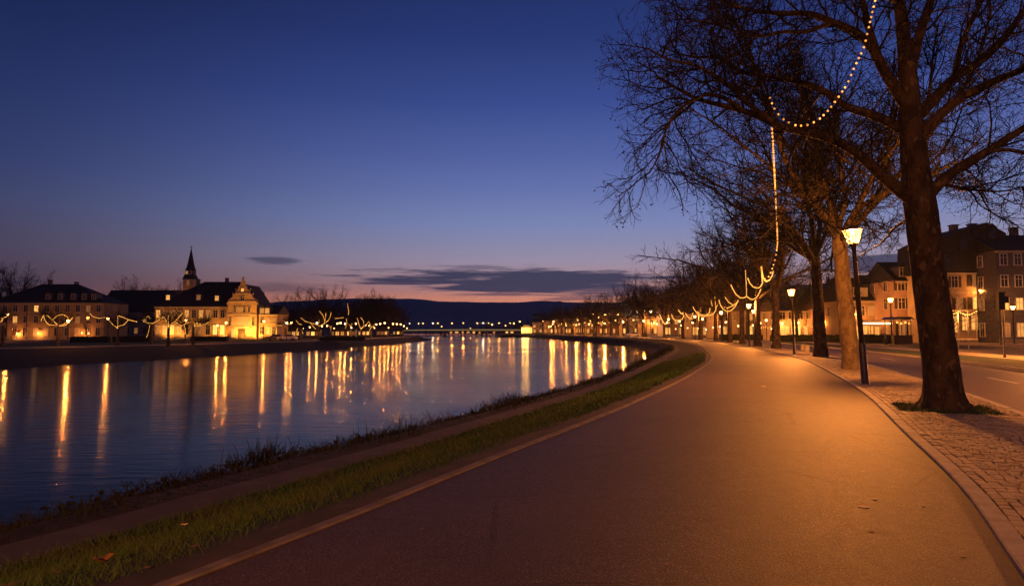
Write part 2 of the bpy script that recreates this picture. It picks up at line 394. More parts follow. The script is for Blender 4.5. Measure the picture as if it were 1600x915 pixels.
# pavement of setts between kerb and street
sheet('pavement', [off(K, NK, t) for t in (.16, 1.3, 2.3)], [.022] * 3, M['joint'])
block_line('street_kerb', K, NK, 2.3, 2.46, -.3, .04, M['stone'], seg=1.0)
def setts():
    rng = np.random.default_rng(11)
    d = np.concatenate([[0], np.cumsum(np.linalg.norm(np.diff(K, axis=0), axis=1))])
    cells = []
    s0, s1 = 25.0, 92.0
    for r in range(2):                               # two gutter rows laid along the kerb
        s = s0
        while s < s1:
            l = rng.uniform(.12, .18); cells.append((s + .006, s + l - .006, .172 + r * .108, .172 + r * .108 + .096)); s += l
    s = s0
    while s < s1:
        wd = .098 if s < 62 else .2
        t = .395 + rng.uniform(-.03, .0)
        while t < 2.27:
            l = rng.uniform(.09, .15) if s < 62 else .2; e = min(t + l - .012, 2.285)
            if e - t > .05: cells.append((s + .006, s + wd - .006, t, e))
            t += l
        s += wd
    c = np.array(cells)
    # leave out the square of grass round the near tree
    def at(s, t):
        p = np.stack([np.interp(s, d, K[:, 0]), np.interp(s, d, K[:, 1])], -1); q = np.stack([np.interp(s, d, NK[:, 0]), np.interp(s, d, NK[:, 1])], -1)
        return p + q * t[..., None]
    mid = at((c[:, 0] + c[:, 1]) / 2, (c[:, 2] + c[:, 3]) / 2)
    keep = np.ones(len(c), bool)
    for (x, y, hs, ht) in PITS:
        ss = SK(x, y)
        keep &= ~((np.abs((c[:, 0] + c[:, 1]) / 2 - ss[0]) < hs) & (np.abs((c[:, 2] + c[:, 3]) / 2 - ss[1]) < ht))
    c = c[keep]; n = len(c); bv = .011
    z = .045 + rng.normal(0, .004, n)
    jit = rng.normal(0, .005, (n, 4, 2))
    cor = np.stack([c[:, [0, 2]], np.stack([c[:, 1], c[:, 2]], 1), c[:, [1, 3]], np.stack([c[:, 0], c[:, 3]], 1)], 1)
    ctr = cor.mean(1, keepdims=True); cor = cor + jit
    inn = ctr + (cor - ctr) * (1 - 2 * bv / np.maximum(np.abs(cor - ctr) * 2, .05))
    V = []
    for co_, dz in ((cor, -.035), (cor, -.009), (inn, 0.0)):
        p = at(co_[..., 0], co_[..., 1]); V.append(np.concatenate([p, (z[:, None] + dz + rng.normal(0, .0015, (n, 4)))[..., None]], -1))
    V = np.concatenate(V, 1).reshape(-1, 3)
    q = [[i, (i + 1) % 4, 4 + (i + 1) % 4, 4 + i] for i in range(4)] + [[4 + i, 4 + (i + 1) % 4, 8 + (i + 1) % 4, 8 + i] for i in range(4)] + [[8, 9, 10, 11]]
    fs = (np.arange(n)[:, None, None] * 12 + np.array(q)[None]).reshape(-1, 4)
    tag(link_mesh('paving', V, fs, M['sett']), kind='structure')
_dK = np.concatenate([[0], np.cumsum(np.linalg.norm(np.diff(K, axis=0), axis=1))])
_Ks = resample(K, s=np.linspace(0, 250, 5001)); _Kn = normals(_Ks[0])
def SK(x, y):                # (distance along the kerb, distance right of it)
    v = np.array([x, y]) - _Ks[0]; i = int(np.argmin((v ** 2).sum(1)))
    return _Ks[1][i], float(v[i] @ _Kn[i])
def KT(s, t):
    p = np.array([np.interp(s, _Ks[1], _Ks[0][:, 0]), np.interp(s, _Ks[1], _Ks[0][:, 1])]); n = np.array([np.interp(s, _Ks[1], _Kn[:, 0]), np.interp(s, _Ks[1], _Kn[:, 1])])
    return p + n * t
T1 = G(1476, 641)
PITS = [(T1[0], T1[1], .8, .85)]
# street, far kerb, lawn, walkway, second road, far pavement
sheet('ground', [off(K, NK, t) for t in (2.4, 40, 160, 500, 1500)], [-.12, -.12, -.12, -.5, -.5], M['plaza'])
sheet('street', [off(K, NK, t) for t in (2.46, 3.8, 5.1, 6.4, 7.7)], [-.085, -.06, -.05, -.06, -.085], M['street'])
block_line('lawn_kerb', K, NK, 7.7, 7.86, -.3, .05, M['stone'], seg=1.0)
sheet('lawn', [off(K, NK, t) for t in (7.86, 8.8, 10, 11.3)], [.03, .06, .06, .03], M['lawn'])
M['pale_track'] = mat('pale_gravel', (.4, .33, .25), (.3, .25, .19), .9, 1.0, 6.0)
sheet('walkway', [off(K, NK, t) for t in (11.3, 14.0)], [.034, .034], M['pale_track'])
sheet('back_street', [off(K, NK, t) for t in (14.0, 22, 27)], [-.05, -.02, -.05], M['plaza'])
sheet('back_pavement', [off(K, NK, t) for t in (27, 27.05, 40, 95)], [-.1, .06, .065, .07], M['pale_track'])
# dashes in the middle of the street
for i in range(14):
    s0 = 43.0 + i * 9.0; ss = np.linspace(s0, s0 + 3.0, 5)
    a = np.array([KT(s, 5.04) for s in ss]); b = np.array([KT(s, 5.16) for s in ss])
    sheet('lane_marking', [a, b], [-.045, -.045], M['paint'])

# river side: shoulder, verge, lower path, bank
yL = L[:, 1]
t_up = np.interp(yL, [0, 45, 75, 120], [4.3, 3.9, 2.2, 1.2]); wpath = np.interp(yL, [0, 50, 75, 90], [.85, .85, .65, .15])
t_sh = np.interp(yL, [-20, 12, 20, 27, 33, 43, 65, 98, 160, 230, 330], [10.5, 10.4, 10.0, 9.6, 9.3, 8.4, 7.2, 5.6, 4.3, 3.6, 2.6])
z_pa = np.interp(yL, [0, 45, 75, 100], [-.9, -.85, -.5, -.35]); WZ = -2.0
rngb = np.random.default_rng(2)
wob = np.convolve(rngb.normal(0, 1, len(L) + 8), np.ones(9) / 9, 'valid') * .5
t_sh = t_sh + wob
t_up = t_up + np.convolve(rngb.normal(0, 1, len(L) + 8), np.ones(9) / 9, 'valid') * .12
tl = t_up + wpath
PROF = [(.13, 0.0), (.55, -.02)]
ln = lambda t: off(L, NL, -np.asarray(t) if not np.isscalar(t) else -t)
sheet('shoulder', [ln(.1), ln(.32), ln(.5)], [-.004, -.012, -.03], M['dirt'])
vz_ = [-.03 + (z_pa + .03) * f for f in (0, .22, .55, .85, 1)]
sheet('verge', [ln(.48 + (t_up - .48) * f) for f in (0, .25, .5, .75, 1)], vz_, M['soil'])
sheet('lower_path', [ln(t_up - .02), ln(t_up + wpath * .5), ln(tl)], [z_pa + .006, z_pa + .02, z_pa + .004], M['track'])
brow = [ln(tl - .02 + (t_sh - tl) * f) for f in (0, .12, .3, .5, .75, 1.0)] + [ln(t_sh + 1.5), ln(t_sh + 6)]
bzs = [z_pa, z_pa + .0, z_pa + (WZ - z_pa) * .3, z_pa + (WZ - z_pa) * .62, z_pa + (WZ - z_pa) * .85, WZ - .05, WZ - .6, WZ - 2.5]
rj = np.random.default_rng(4)
bzs = [z + (rj.normal(0, .05, len(L)) if 1 < i < 5 else 0) for i, z in enumerate(bzs)]
sheet('bank', brow, bzs, M['bank'])
def verge_point(i, f):            # i: fractional index along L, f: 0 shoulder .. 1 lower path
    k = np.floor(i).astype(int); g = i - k
    c = L[k] * (1 - g)[:, None] + L[k + 1] * g[:, None]; n = NL[k]
    up = t_up[k] * (1 - g) + t_up[k + 1] * g; zp = z_pa[k] * (1 - g) + z_pa[k + 1] * g
    t = .36 + (up - .36) * f
    z = -.03 + (zp + .03) * np.interp(f, [0, .25, .5, .75, 1], [0, .22, .55, .85, 1])
    return c - n * t[:, None], z
def blades(name, xy, z, h, wd, lean, m, rng, kind='stuff', label=None, cat=None):
    n = len(xy); a = rng.uniform(0, 2 * PI, n); b = rng.uniform(0, 2 * PI, n)
    dx = np.stack([np.cos(a), np.sin(a), 0 * a], 1) * wd[:, None] / 2
    tip = np.stack([np.cos(b) * lean * h, np.sin(b) * lean * h, h], 1)
    base = np.column_stack([xy, z - .01])
    V = np.stack([base - dx, base + dx, base + tip * .6 + dx * .7, base + tip * .6 - dx * .7, base + tip * np.array([1.25, 1.25, 1])], 1).reshape(-1, 3)
    o = np.arange(n)[:, None] * 5
    f4 = o + np.array([[0, 1, 2, 3]]); f3 = o + np.array([[3, 2, 4, 4]])
    me_f = [tuple(r) for r in f4] + [tuple(r[:3]) for r in f3]
    return tag(link_mesh(name, V.tolist(), me_f, m), label, cat, kind=kind)
dL = np.concatenate([[0], np.cumsum(np.linalg.norm(np.diff(L, axis=0), axis=1))])
def rand_i(rng, n, y0, y1, power=1.0):
    i0, i1 = np.searchsorted(yL, y0), np.searchsorted(yL, y1)
    y = y0 + (y1 - y0) * rng.uniform(0, 1, n) ** power
    return np.clip(np.interp(y, yL[:i1 + 2], np.arange(i1 + 2)), 0, len(L) - 2.01)
rg = np.random.default_rng(8)
n = 110000
ii = rand_i(rg, n, 2.5, 52, 1.8); ff = rg.uniform(0, 1.0, n) ** .9
# fewer blades in worn patches near the edge
pat = np.sin(ii * 2.3 + ff * 5) * .5 + np.sin(ii * .77 + 1) * .5
kp = rg.uniform(0, 1, n) < np.clip(ff * 9 + .05 + pat * .4, .06, 1)
ii, ff = ii[kp], ff[kp]
xy, zz = verge_point(ii, ff); dist = np.hypot(xy[:, 0], xy[:, 1])
blades('grass', xy, zz, rg.uniform(.04, .13, len(xy)) * (1 + .5 * (rg.uniform(0, 1, len(xy)) > .95)), np.clip(dist * .0012, .006, .035), .55, M['grass'], rg,
       label='short rough grass on the sloping verge between promenade and lower path', cat='grass')
# weeds and stones down at the water
n = 22000
ii = rand_i(rg, n, 5, 95, 1.5); k = ii.astype(int); fr = rg.uniform(.02, 1.0, n)
t = tl[k] + (t_sh[k] - tl[k]) * fr; xy = L[k] - NL[k] * t[:, None]; xy = xy + rg.normal(0, .15, xy.shape)
zz = z_pa[k] + (WZ - z_pa[k]) * np.interp(fr, [0, .12, .3, .5, .75, 1], [0, 0, .3, .62, .85, 1])
dist = np.hypot(xy[:, 0], xy[:, 1])
clump = np.clip(np.sin(ii * 1.7) + np.sin(ii * .61 + 2) + .6, .3, 2)
blades('bank_weeds', xy, zz, rg.uniform(.06, .18, n) * clump, np.clip(dist * .0012, .012, .05), .7, M['weed'], rg,
       label='dark tangled weeds covering the bank below the lower path', cat='weeds')
def rocks():
    rng = np.random.default_rng(21); V, Fs = [], []; b = 0
    ico = [(0, 0, 1)] + [(math.cos(a) * .89, math.sin(a) * .89, .45) for a in np.arange(5) * 2 * PI / 5] + [(math.cos(a) * .89, math.sin(a) * .89, -.45) for a in (np.arange(5) + .5) * 2 * PI / 5] + [(0, 0, -1)]
    ico = np.array(ico)
    fi = [[0, 1 + i, 1 + (i + 1) % 5] for i in range(5)] + [[1 + i, 6 + i, 1 + (i + 1) % 5] for i in range(5)] + [[1 + (i + 1) % 5, 6 + i, 6 + (i + 1) % 5] for i in range(5)] + [[6 + i, 11, 6 + (i + 1) % 5] for i in range(5)]
    fi = np.array(fi)
    n = 1000; ii = rand_i(rng, n, 4, 120, 1.5)
    for i in ii:
        k = int(i); g = i - k
        t = (t_sh[k] * (1 - g) + t_sh[k + 1] * g) + rng.normal(-.35, .5)
        p = L[k] * (1 - g) + L[k + 1] * g - NL[k] * t
        fr = (t - tl[k]) / max(.3, t_sh[k] - tl[k]); zb = z_pa[k] + (WZ - z_pa[k]) * np.interp(fr, [0, .12, .3, .5, .75, 1], [0, 0, .3, .62, .85, 1.0])
        s = rng.uniform(.02, .085) * (2.0 if rng.uniform() < .06 else 1); fz = np.clip((t_sh[k] - t) / 4, 0, 1)
        v = ico * rng.uniform(.7, 1.25, (12, 1)) * np.array([s * rng.uniform(.8, 1.5), s * rng.uniform(.8, 1.5), s * rng.uniform(.5, .9)])
        a = rng.uniform(0, 6.3); c, s_ = math.cos(a), math.sin(a)
        v = np.stack([v[:, 0] * c - v[:, 1] * s_, v[:, 0] * s_ + v[:, 1] * c, v[:, 2]], 1) + np.array([p[0], p[1], zb + .0 * fz])
        V.append(v); Fs.append(fi + b); b += 12
    tag(link_mesh('shore_stones', np.concatenate(V), np.concatenate(Fs), M['rock']), 'dark rough stones lining the near water edge', 'stones', kind='stuff')
rocks()
def shrub_band():
    """low dark brush standing along the waterline, in clumps of different height"""
    rng = np.random.default_rng(77); lines = []
    for _ in range(420):
        i = rand_i(rng, 1, 9, 60, 1.4)[0]; k = int(i)
        cl_ = max(0, math.sin(i * 1.1) + math.sin(i * .37 + .5) + .5)
        if cl_ < .25: continue
        t = t_sh[k] - rng.uniform(.1, 1.0); p = L[k] - NL[k] * t
        for _ in range(8):
            d = rng.normal(0, .45, 3); d[2] = 1; d /= np.linalg.norm(d); ln_ = rng.uniform(.1, .28) * cl_
            q = np.array([p[0] + rng.normal(0, .2), p[1] + rng.normal(0, .2), WZ + .1])
            lines.append((np.stack([q, q + d * ln_ * .5 + rng.normal(0, .03, 3), q + d * ln_ + rng.normal(0, .06, 3)]), np.array([.014, .011, .006])))
    v, f = tubes(lines, 3); tag(link_mesh('bank_brush', v, f, M['weed']), 'low dark leafless brush along the near water edge', 'brush', kind='stuff')
shrub_band()
def reeds(px, py, n, h, label):
    rng = np.random.default_rng(int(px)); p = G(px, py, WZ + .15); lines = []
    for _ in range(n):
        q = np.array([p[0] + rng.normal(0, .55), p[1] + rng.normal(0, .4), -.25]); d = np.array([rng.normal(0, .22), rng.normal(0, .22), 1.0]); l_ = h * rng.uniform(.5, 1.1)
        lines.append((np.stack([q, q + d * l_ * .5, q + d * l_ + np.array([d[0] * .3, d[1] * .3, 0])]), np.array([.007, .006, .003])))
    v, f = tubes(lines, 3); v[:, :2] -= np.array(p[:2]); v[:, 2] -= 0
    o = link_mesh('reed_clump', v, f, M['reed']); o.location = (p[0], p[1], p[2] + .2); tag(o, label, 'reeds', 'dry reed clumps on the near bank', 'stuff')
reeds(640, 668, 70, .55, 'tallest dry reed clump standing on the near bank at the water edge')
reeds(684, 655, 40, .45, 'low dry reed clump just right of the tallest reeds on the near bank')
reeds(776, 637, 26, .5, 'sparse dry reed clump on the bank about midway along the near shore')
reeds(898, 602, 26, .7, 'small upright reed clump on the bank where the river bends')
# fallen leaves
def leaf(px, py, size, m, label, z=.012, on='asphalt', rz=0.0, up=.1):
    if z > 0:
        x_, y_, _ = G(px, py, .02); dk = np.min(np.hypot(*(Kp - (x_, y_)).T)); dl = np.min(np.hypot(*(Lp - (x_, y_)).T)); f_ = dl / (dk + dl)
        z = float(np.interp(f_, [0, .25, .5, .75, 1], [0, .02, .03, .02, 0])) + .004
    p = G(px, py, z); b = MB(); n = 7; pts = []
    for i in range(n + 1):
        u = i / n; wv = math.sin(PI * u) ** .7 * .32 * (1 + .25 * math.sin(u * 17)); pts.append((u - .5, wv))
    vs = [(x * size, 0, up * size * abs(x) * .7) for x, y in pts] + [(x * size, y * size, up * size * (abs(x) * .7 + y * .6)) for x, y in pts] + [(x * size, -y * size, up * size * (abs(x) * .7 + y * .5)) for x, y in pts]
    k = n + 1; fs = []
    for i in range(n): fs += [(i, i + 1, k + i + 1, k + i), (2 * k + i, 2 * k + i + 1, i + 1, i)]
    vs += [(v[0], v[1], v[2] - .003) for v in vs]; fs += [tuple(3 * k + i for i in f[::-1]) for f in fs]
    o = b.add(vs, fs).build('fallen_leaf', m); o.location = p; o.rotation_euler = (0, 0, rz)
    tag(o, label, 'leaf', 'fallen leaves on promenade and grass')
leaf(1350, 791, .11, M['pale_leaf'], 'largest pale fallen leaf lying on the asphalt right of centre', .028, rz=-.2, up=.05)
leaf(1366, 779, .065, M['pale_leaf'], 'small pale leaf lying just behind the largest leaf on the asphalt', .03, rz=.3, up=.05)
leaf(1349, 736, .05, M['leaf'], 'brown leaf on the asphalt above the two pale leaves', .03, rz=.1)
leaf(1443, 789, .05, M['pale_leaf'], 'tiny leaf on the asphalt between the pale leaves and the kerb', .02, rz=.8)
leaf(1505, 868, .05, M['leaf'], 'brown leaf on the asphalt close to the kerb at the bottom right', .015, rz=-.5)
leaf(1361, 829, .05, M['leaf'], 'tiny brown leaf on the asphalt below the largest pale leaf', .028, rz=.6)
leaf(1193, 603, .14, M['pale_leaf'], 'bright pale leaf far up the promenade in the lamplight', .035, rz=.1)
leaf(1043, 880, .04, M['leaf'], 'brown leaf at the bottom centre of the promenade', .034, rz=.4)
leaf(660, 825, .05, M['leaf'], 'brown leaf on the dark left side of the promenade', .02, rz=.9)
leaf(162, 878, .15, M['leaf'], 'big curled orange leaf standing up in the grass at the bottom left', -.12, rz=.9, up=.9)
leaf(133, 892, .11, M['leaf'], 'flat orange leaf in the grass left of the big curled leaf', -.22, rz=.1)
leaf(86, 893, .1, M['leaf'], 'orange brown leaf in the grass furthest left of those beside the curled leaf', -.32, rz=.3)
leaf(228, 886, .07, M['leaf'], 'small brown leaf on the worn earth right of the big curled leaf', -.01, rz=.5)
leaf(288, 820, .07, M['pale_leaf'], 'pale leaf high in the grass below the lower path', -.3, rz=.5, up=.6)
leaf(305, 852, .08, M['leaf'], 'brown leaf on the worn earth beside the edge strip', -.03, rz=.2)
leaf(20, 912, .16, M['leaf'], 'orange leaf in the grass at the very bottom left corner', -.35, rz=.7)

# left bank across the river
SL = spline([(-90, -80), (-70, -10), (-58, 25), (-48, 64), (-42, 85), (-38, 107), (-35, 130), (-33, 160), (-32, 195), (-31, 240), (-31.5, 274), (-38, 320), (-55, 390), (-75, 460), (-95, 560)])
BT = spline([(-110, -80), (-92, -10), (-78, 25), (-61, 80), (-53.5, 97), (-45, 123), (-41, 145), (-39.5, 165), (-38, 200), (-37.5, 240), (-38.5, 272), (-46, 325), (-62, 395), (-82, 465), (-103, 560)])
def rs(C, n=120): return resample(C, n)[0]
S_, B_ = rs(SL), rs(BT); NB = normals(B_); ZL = -.5
out = S_ + normals(S_) * 6
sheet('far_bank', [out, S_ + normals(S_) * .5, S_ + (B_ - S_) * .35, S_ + (B_ - S_) * .75, B_], [WZ - 2.0, WZ - .2, WZ + .35, ZL - .35, ZL], M['bank'])
sheet('far_promenade', [B_, B_ - NB * 4.2], [ZL + .002, ZL + .01], M['pale_track'])
sheet('far_lawn', [B_ - NB * 4.2, B_ - NB * 12, B_ - NB * 34], [ZL, ZL + .02, ZL], M['lawn'])
sheet('far_ground', [B_ - NB * 34, B_ - NB * 70, B_ - NB * 300, B_ - NB * 900], [ZL - .004, ZL, ZL, ZL], M['plaza'])
# the river and its bed, the land beyond
def quad(name, x0, x1, y0, y1, z, m, nx=1, ny=1):
    V = np.array([(x0 + (x1 - x0) * i / nx, y0 + (y1 - y0) * j / ny, z) for j in range(ny + 1) for i in range(nx + 1)])
    f = np.array([(j * (nx + 1) + i, j * (nx + 1) + i + 1, (j + 1) * (nx + 1) + i + 1, (j + 1) * (nx + 1) + i) for j in range(ny) for i in range(nx)])
    return tag(link_mesh(name, V, f, m), kind='structure')
mw, t = new_mat('river_water')
t.set(t.b.inputs['Base Color'], (.004, .008, .016)); t.set(t.b.inputs['Roughness'], .16); t.set(t.b.inputs['IOR'], 1.1)
mp = t.n('ShaderNodeMapping', Vector=t.co, Scale=(1.0, 1.0, 1.0)).outputs[0]
h1 = t.noise(t.n('ShaderNodeMapping', Vector=t.co, Scale=(.4, 1.3, 1.0)).outputs[0], 2.2, 4.0); h2 = t.noise(mp, .22, 3.0)
calm = t.smooth(t.noise(t.co, .035, 3.0), .35, .7)
hh = t.math('ADD', t.math('MULTIPLY', h1, t.math('MULTIPLY_ADD', calm, .8, .35)), t.math('MULTIPLY', h2, 1.0))
t.set(t.b.inputs['Normal'], t.n('ShaderNodeBump', Strength=.3, Distance=.1, Height=hh).outputs[0])
t.set(t.b.inputs['Roughness'], t.math('MULTIPLY_ADD', calm, .05, .1))
M['water'] = mw
quad('river', -140, 60, -120, 640, WZ, mw)
quad('river_bed', -160, 70, -140, 660, -5.0, M['bank'])
quad('far_land', -3500, 3500, 600, 3900, -.8, M['wood_floor'])
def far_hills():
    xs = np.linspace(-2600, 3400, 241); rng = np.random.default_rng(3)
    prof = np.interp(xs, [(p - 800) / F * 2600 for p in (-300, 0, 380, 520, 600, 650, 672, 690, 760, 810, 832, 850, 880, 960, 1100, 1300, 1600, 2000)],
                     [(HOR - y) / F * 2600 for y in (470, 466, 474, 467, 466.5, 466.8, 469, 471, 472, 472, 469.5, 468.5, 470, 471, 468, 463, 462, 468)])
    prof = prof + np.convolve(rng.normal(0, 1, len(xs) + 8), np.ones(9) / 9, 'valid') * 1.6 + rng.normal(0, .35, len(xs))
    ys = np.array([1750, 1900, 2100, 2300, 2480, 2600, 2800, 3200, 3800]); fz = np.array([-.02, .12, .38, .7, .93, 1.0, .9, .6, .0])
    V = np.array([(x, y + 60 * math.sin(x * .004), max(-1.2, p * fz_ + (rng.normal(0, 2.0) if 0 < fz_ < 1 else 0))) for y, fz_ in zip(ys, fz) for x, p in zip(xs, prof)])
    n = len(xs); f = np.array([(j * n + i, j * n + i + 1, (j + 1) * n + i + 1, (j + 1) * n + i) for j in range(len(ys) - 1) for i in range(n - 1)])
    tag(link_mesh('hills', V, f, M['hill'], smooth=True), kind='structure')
far_hills()
def hill_h(x, y):
    hx = np.interp(x, [0, 30, 87, 140, 253, 420, 700], [0, 7, 20, 28, 38, 44, 34])
    return hx * np.interp(y, [395, 430, 500, 620, 760, 900], [0, .45, 1, 1.15, .8, 0]) - .6
def wooded_hill():
    xs = np.linspace(-10, 900, 92); ys = np.linspace(390, 900, 40); rng = np.random.default_rng(9)
    V = np.array([(x, y, hill_h(x, y) + rng.normal(0, .5)) for y in ys for x in xs]); n = len(xs)
    f = np.array([(j * n + i, j * n + i + 1, (j + 1) * n + i + 1, (j + 1) * n + i) for j in range(len(ys) - 1) for i in range(n - 1)])
    tag(link_mesh('wooded_hill', V, f, M['wood_floor'], smooth=True), kind='structure')
wooded_hill()
setts()
# small square of earth and grass round the near tree
s0, t0 = SK(T1[0], T1[1])
cs = [KT(s0 + a, t0 + b) for a, b in ((-.8, -.85), (-.8, .85), (.8, .85), (.8, -.85))]
tag(link_mesh('tree_pit', [(c[0], c[1], .03) for c in cs], [(0, 1, 2, 3)], M['soil']), kind='structure')
rgp = np.random.default_rng(31); n = 2600
u, v = rgp.uniform(-.8, .8, n), rgp.uniform(-.85, .85, n)
xy = np.array([KT(s0 + a, t0 + b) for a, b in zip(u, v)])
blades('pit_grass', xy, np.full(n, .03), rgp.uniform(.03, .09, n), np.full(n, .012), .6, M['grass'], rgp, label='short grass in the square pit round the nearest tree', cat='grass')
# ------------------------------------------------------------------ bare trees
def unit(v): return v / (np.linalg.norm(v) + 1e-9)
def wander(rng, p, d, length, r0, r1, n, wob, up):
    pts = [np.array(p, float)]; d = unit(np.array(d, float)); st = length / n
    for _ in range(n):
        d = unit(d + rng.normal(0, wob, 3) + np.array([0, 0, up])); pts.append(pts[-1] + d * st)
    return np.array(pts), np.linspace(r0, r1, n + 1)
# per level: spacing between side shoots, first fraction, length range, angle range, radius start/end, wobble, upward pull, points
SPEC_NEAR = [dict(gap=.25, f0=.22, ln=(.8, 1.9), an=(28, 65), r=(.028, .009), wob=.2, up=.03, n=8),
             dict(gap=.16, f0=.12, ln=(.5, 1.25), an=(25, 65), r=(.0095, .005), wob=.24, up=.0, n=6),
             dict(gap=.11, f0=.12, ln=(.16, .5), an=(25, 70), r=(.0047, .003), wob=.22, up=-.03, n=4)]
def ramify(rng, pts, rad, lvl, spec, wood, twigs, tips, tw_r=1.0, dense=1.0, droop=0.0):
    if lvl >= len(spec): return
    s = spec[lvl]; seg = np.linalg.norm(np.diff(pts, axis=0), axis=1); cum = np.concatenate([[0], np.cumsum(seg)]); Ltot = cum[-1]
    pos = s['f0'] * Ltot; first = rng.uniform(0, 6.28)
    while pos < Ltot:
        i = min(np.searchsorted(cum, pos) - 1, len(pts) - 2); i = max(i, 0); f = (pos - cum[i]) / (seg[i] + 1e-9)
        p = pts[i] * (1 - f) + pts[i + 1] * f; tg = unit(pts[i + 1] - pts[i])
        a = unit(np.cross(tg, [0.3, .1, 1])); b = np.cross(tg, a); first += 2.4 + rng.normal(0, .5)
        an = R(rng.uniform(*s['an'])); d = tg * math.cos(an) + (a * math.cos(first) + b * math.sin(first)) * math.sin(an)
        ln_ = rng.uniform(*s['ln']) * (1.1 - .5 * pos / Ltot); rr = rad[i] * (1 - f) + rad[i + 1] * f
        r0 = min(s['r'][0], rr * .75) * tw_r; r1 = s['r'][1] * tw_r
        q, r = wander(rng, p, d, ln_, r0, min(r0, r1), s['n'], s['wob'], s['up'] - droop * lvl)
        (wood if r0 > .035 else twigs).append((q, r)); tips.append(q[-1])
        ramify(rng, q, r, lvl + 1, spec, wood, twigs, tips, tw_r, dense, droop)
        pos += s['gap'] / dense * rng.uniform(.6, 1.5)
def seed_balls(rng, tips, count, r=.016):
    v = np.array([(1, 0, 0), (-1, 0, 0), (0, 1, 0), (0, -1, 0), (0, 0, 1), (0, 0, -1)], float) * r
    f = np.array([[0, 2, 4], [2, 1, 4], [1, 3, 4], [3, 0, 4], [2, 0, 5], [1, 2, 5], [3, 1, 5], [0, 3, 5]])
    idx = rng.choice(len(tips), count); V = []; Fs = []
    for k, i in enumerate(idx):
        V.append(v * rng.uniform(.7, 1.3) + tips[i] + np.array([0, 0, -.05]) + rng.normal(0, .02, 3)); Fs.append(f + 6 * k)
    return np.concatenate(V), np.concatenate(Fs)
def plane_tree(name, label, loc, trunk, limbs, spec, seed, group, balls=0, dense=1.0, n_trunk=14, tw=1.0, droop=0.0, rz=0.0, cat='tree', height=None, bk='bark', rough=False):
    rng = np.random.default_rng(seed); t = empty(name, loc, rz, label, cat, group)
    wood, twigs, tips = [], [], []
    for pts, rad, nsub in limbs:
        wood.append((pts, rad)); ramify(rng, pts, np.maximum(rad, .02), 0 if nsub is None else nsub, spec, wood, twigs, tips, tw, dense, droop)
    if height:
        k = height / max(q[:, 2].max() for q, _ in wood + twigs)
        print('TREE', label[:30], 'k', round(k, 2))
        wood = [(q * k, r) for q, r in wood]; twigs = [(q * k, r) for q, r in twigs]; tips = [q * k for q in tips]; trunk = (trunk[0] * k, trunk[1])
    if rough:
        zz = np.linspace(0, 1, 110); u0 = np.linspace(0, 1, len(trunk[0])); trunk = (np.stack([np.interp(zz, u0, trunk[0][:, i]) for i in range(3)], 1), np.interp(zz, u0, trunk[1]))
    v1, f1 = tubes([trunk], n_trunk); v2, f2 = tubes(wood, 7)
    # knobbly surface on the trunk
    nz = np.sin(v1[:, 2] * 5 + np.arctan2(v1[:, 1], v1[:, 0]) * 3) * .012 + rng.normal(0, .006, len(v1))
    c = np.mean(v1[:, :2], axis=0); v1[:, :2] += (v1[:, :2] - c) * nz[:, None] * 1.2
    if rough:
        from mathutils import noise as mn
        ctr = np.repeat(trunk[0], n_trunk, axis=0); d = v1 - ctr
        for i in range(len(v1)):
            x, y, z = v1[i]; th = math.atan2(d[i, 1], d[i, 0])
            q = Vector((math.cos(th) * 4.2, math.sin(th) * 4.2, z * 1.1)); ridge = mn.noise(q * 2.3) * .045 + mn.noise(Vector((q.x * 5, q.y * 5, z * 2.2))) * .022 + mn.noise(q * .5) * .06
            flare = .55 * math.exp(-max(z, 0) / .13) * (.35 + .65 * max(0, math.cos(5 * th + .7) + .3 * math.cos(3 * th)))
            v1[i] = ctr[i] + d[i] * (1 + ridge + flare)
    link_mesh('trunk', np.concatenate([v1, v2]), np.concatenate([f1, f2 + len(v1)]), None, t, True, [M[bk], M['bark']], [0] * len(f1) + [1] * len(f2))
    v3, f3 = tubes(twigs, 3)
    link_mesh('crown', v3, f3, M['twig'], t)
    if balls:
        vb, fb = seed_balls(rng, tips, balls); o = link_mesh('seed_balls', vb, fb, M['twig'], t); o['kind'] = 'stuff'
    return t
def limb3(pix, d0, d1, r0, r1, org, bow=0.0):
    """a limb followed on the photograph, running from distance d0 to d1"""
    P = np.array(pix, float); s = np.concatenate([[0], np.cumsum(np.linalg.norm(np.diff(P, axis=0), axis=1))]); s /= s[-1]
    S = np.linspace(0, 1, max(9, len(pix) * 3)); px, py = np.interp(S, s, P[:, 0]), np.interp(S, s, P[:, 1])
    # round the corners off
    for _ in range(2):
        px[1:-1] = (px[:-2] + 2 * px[1:-1] + px[2:]) / 4; py[1:-1] = (py[:-2] + 2 * py[1:-1] + py[2:]) / 4
    dep = d0 + (d1 - d0) * S + bow * np.sin(PI * S)
    pts = np.array([D(a, b, c) for a, b, c in zip(px, py, dep)]) - np.array(org)
    rad = r0 + (r1 - r0) * S ** .8
    return pts, rad
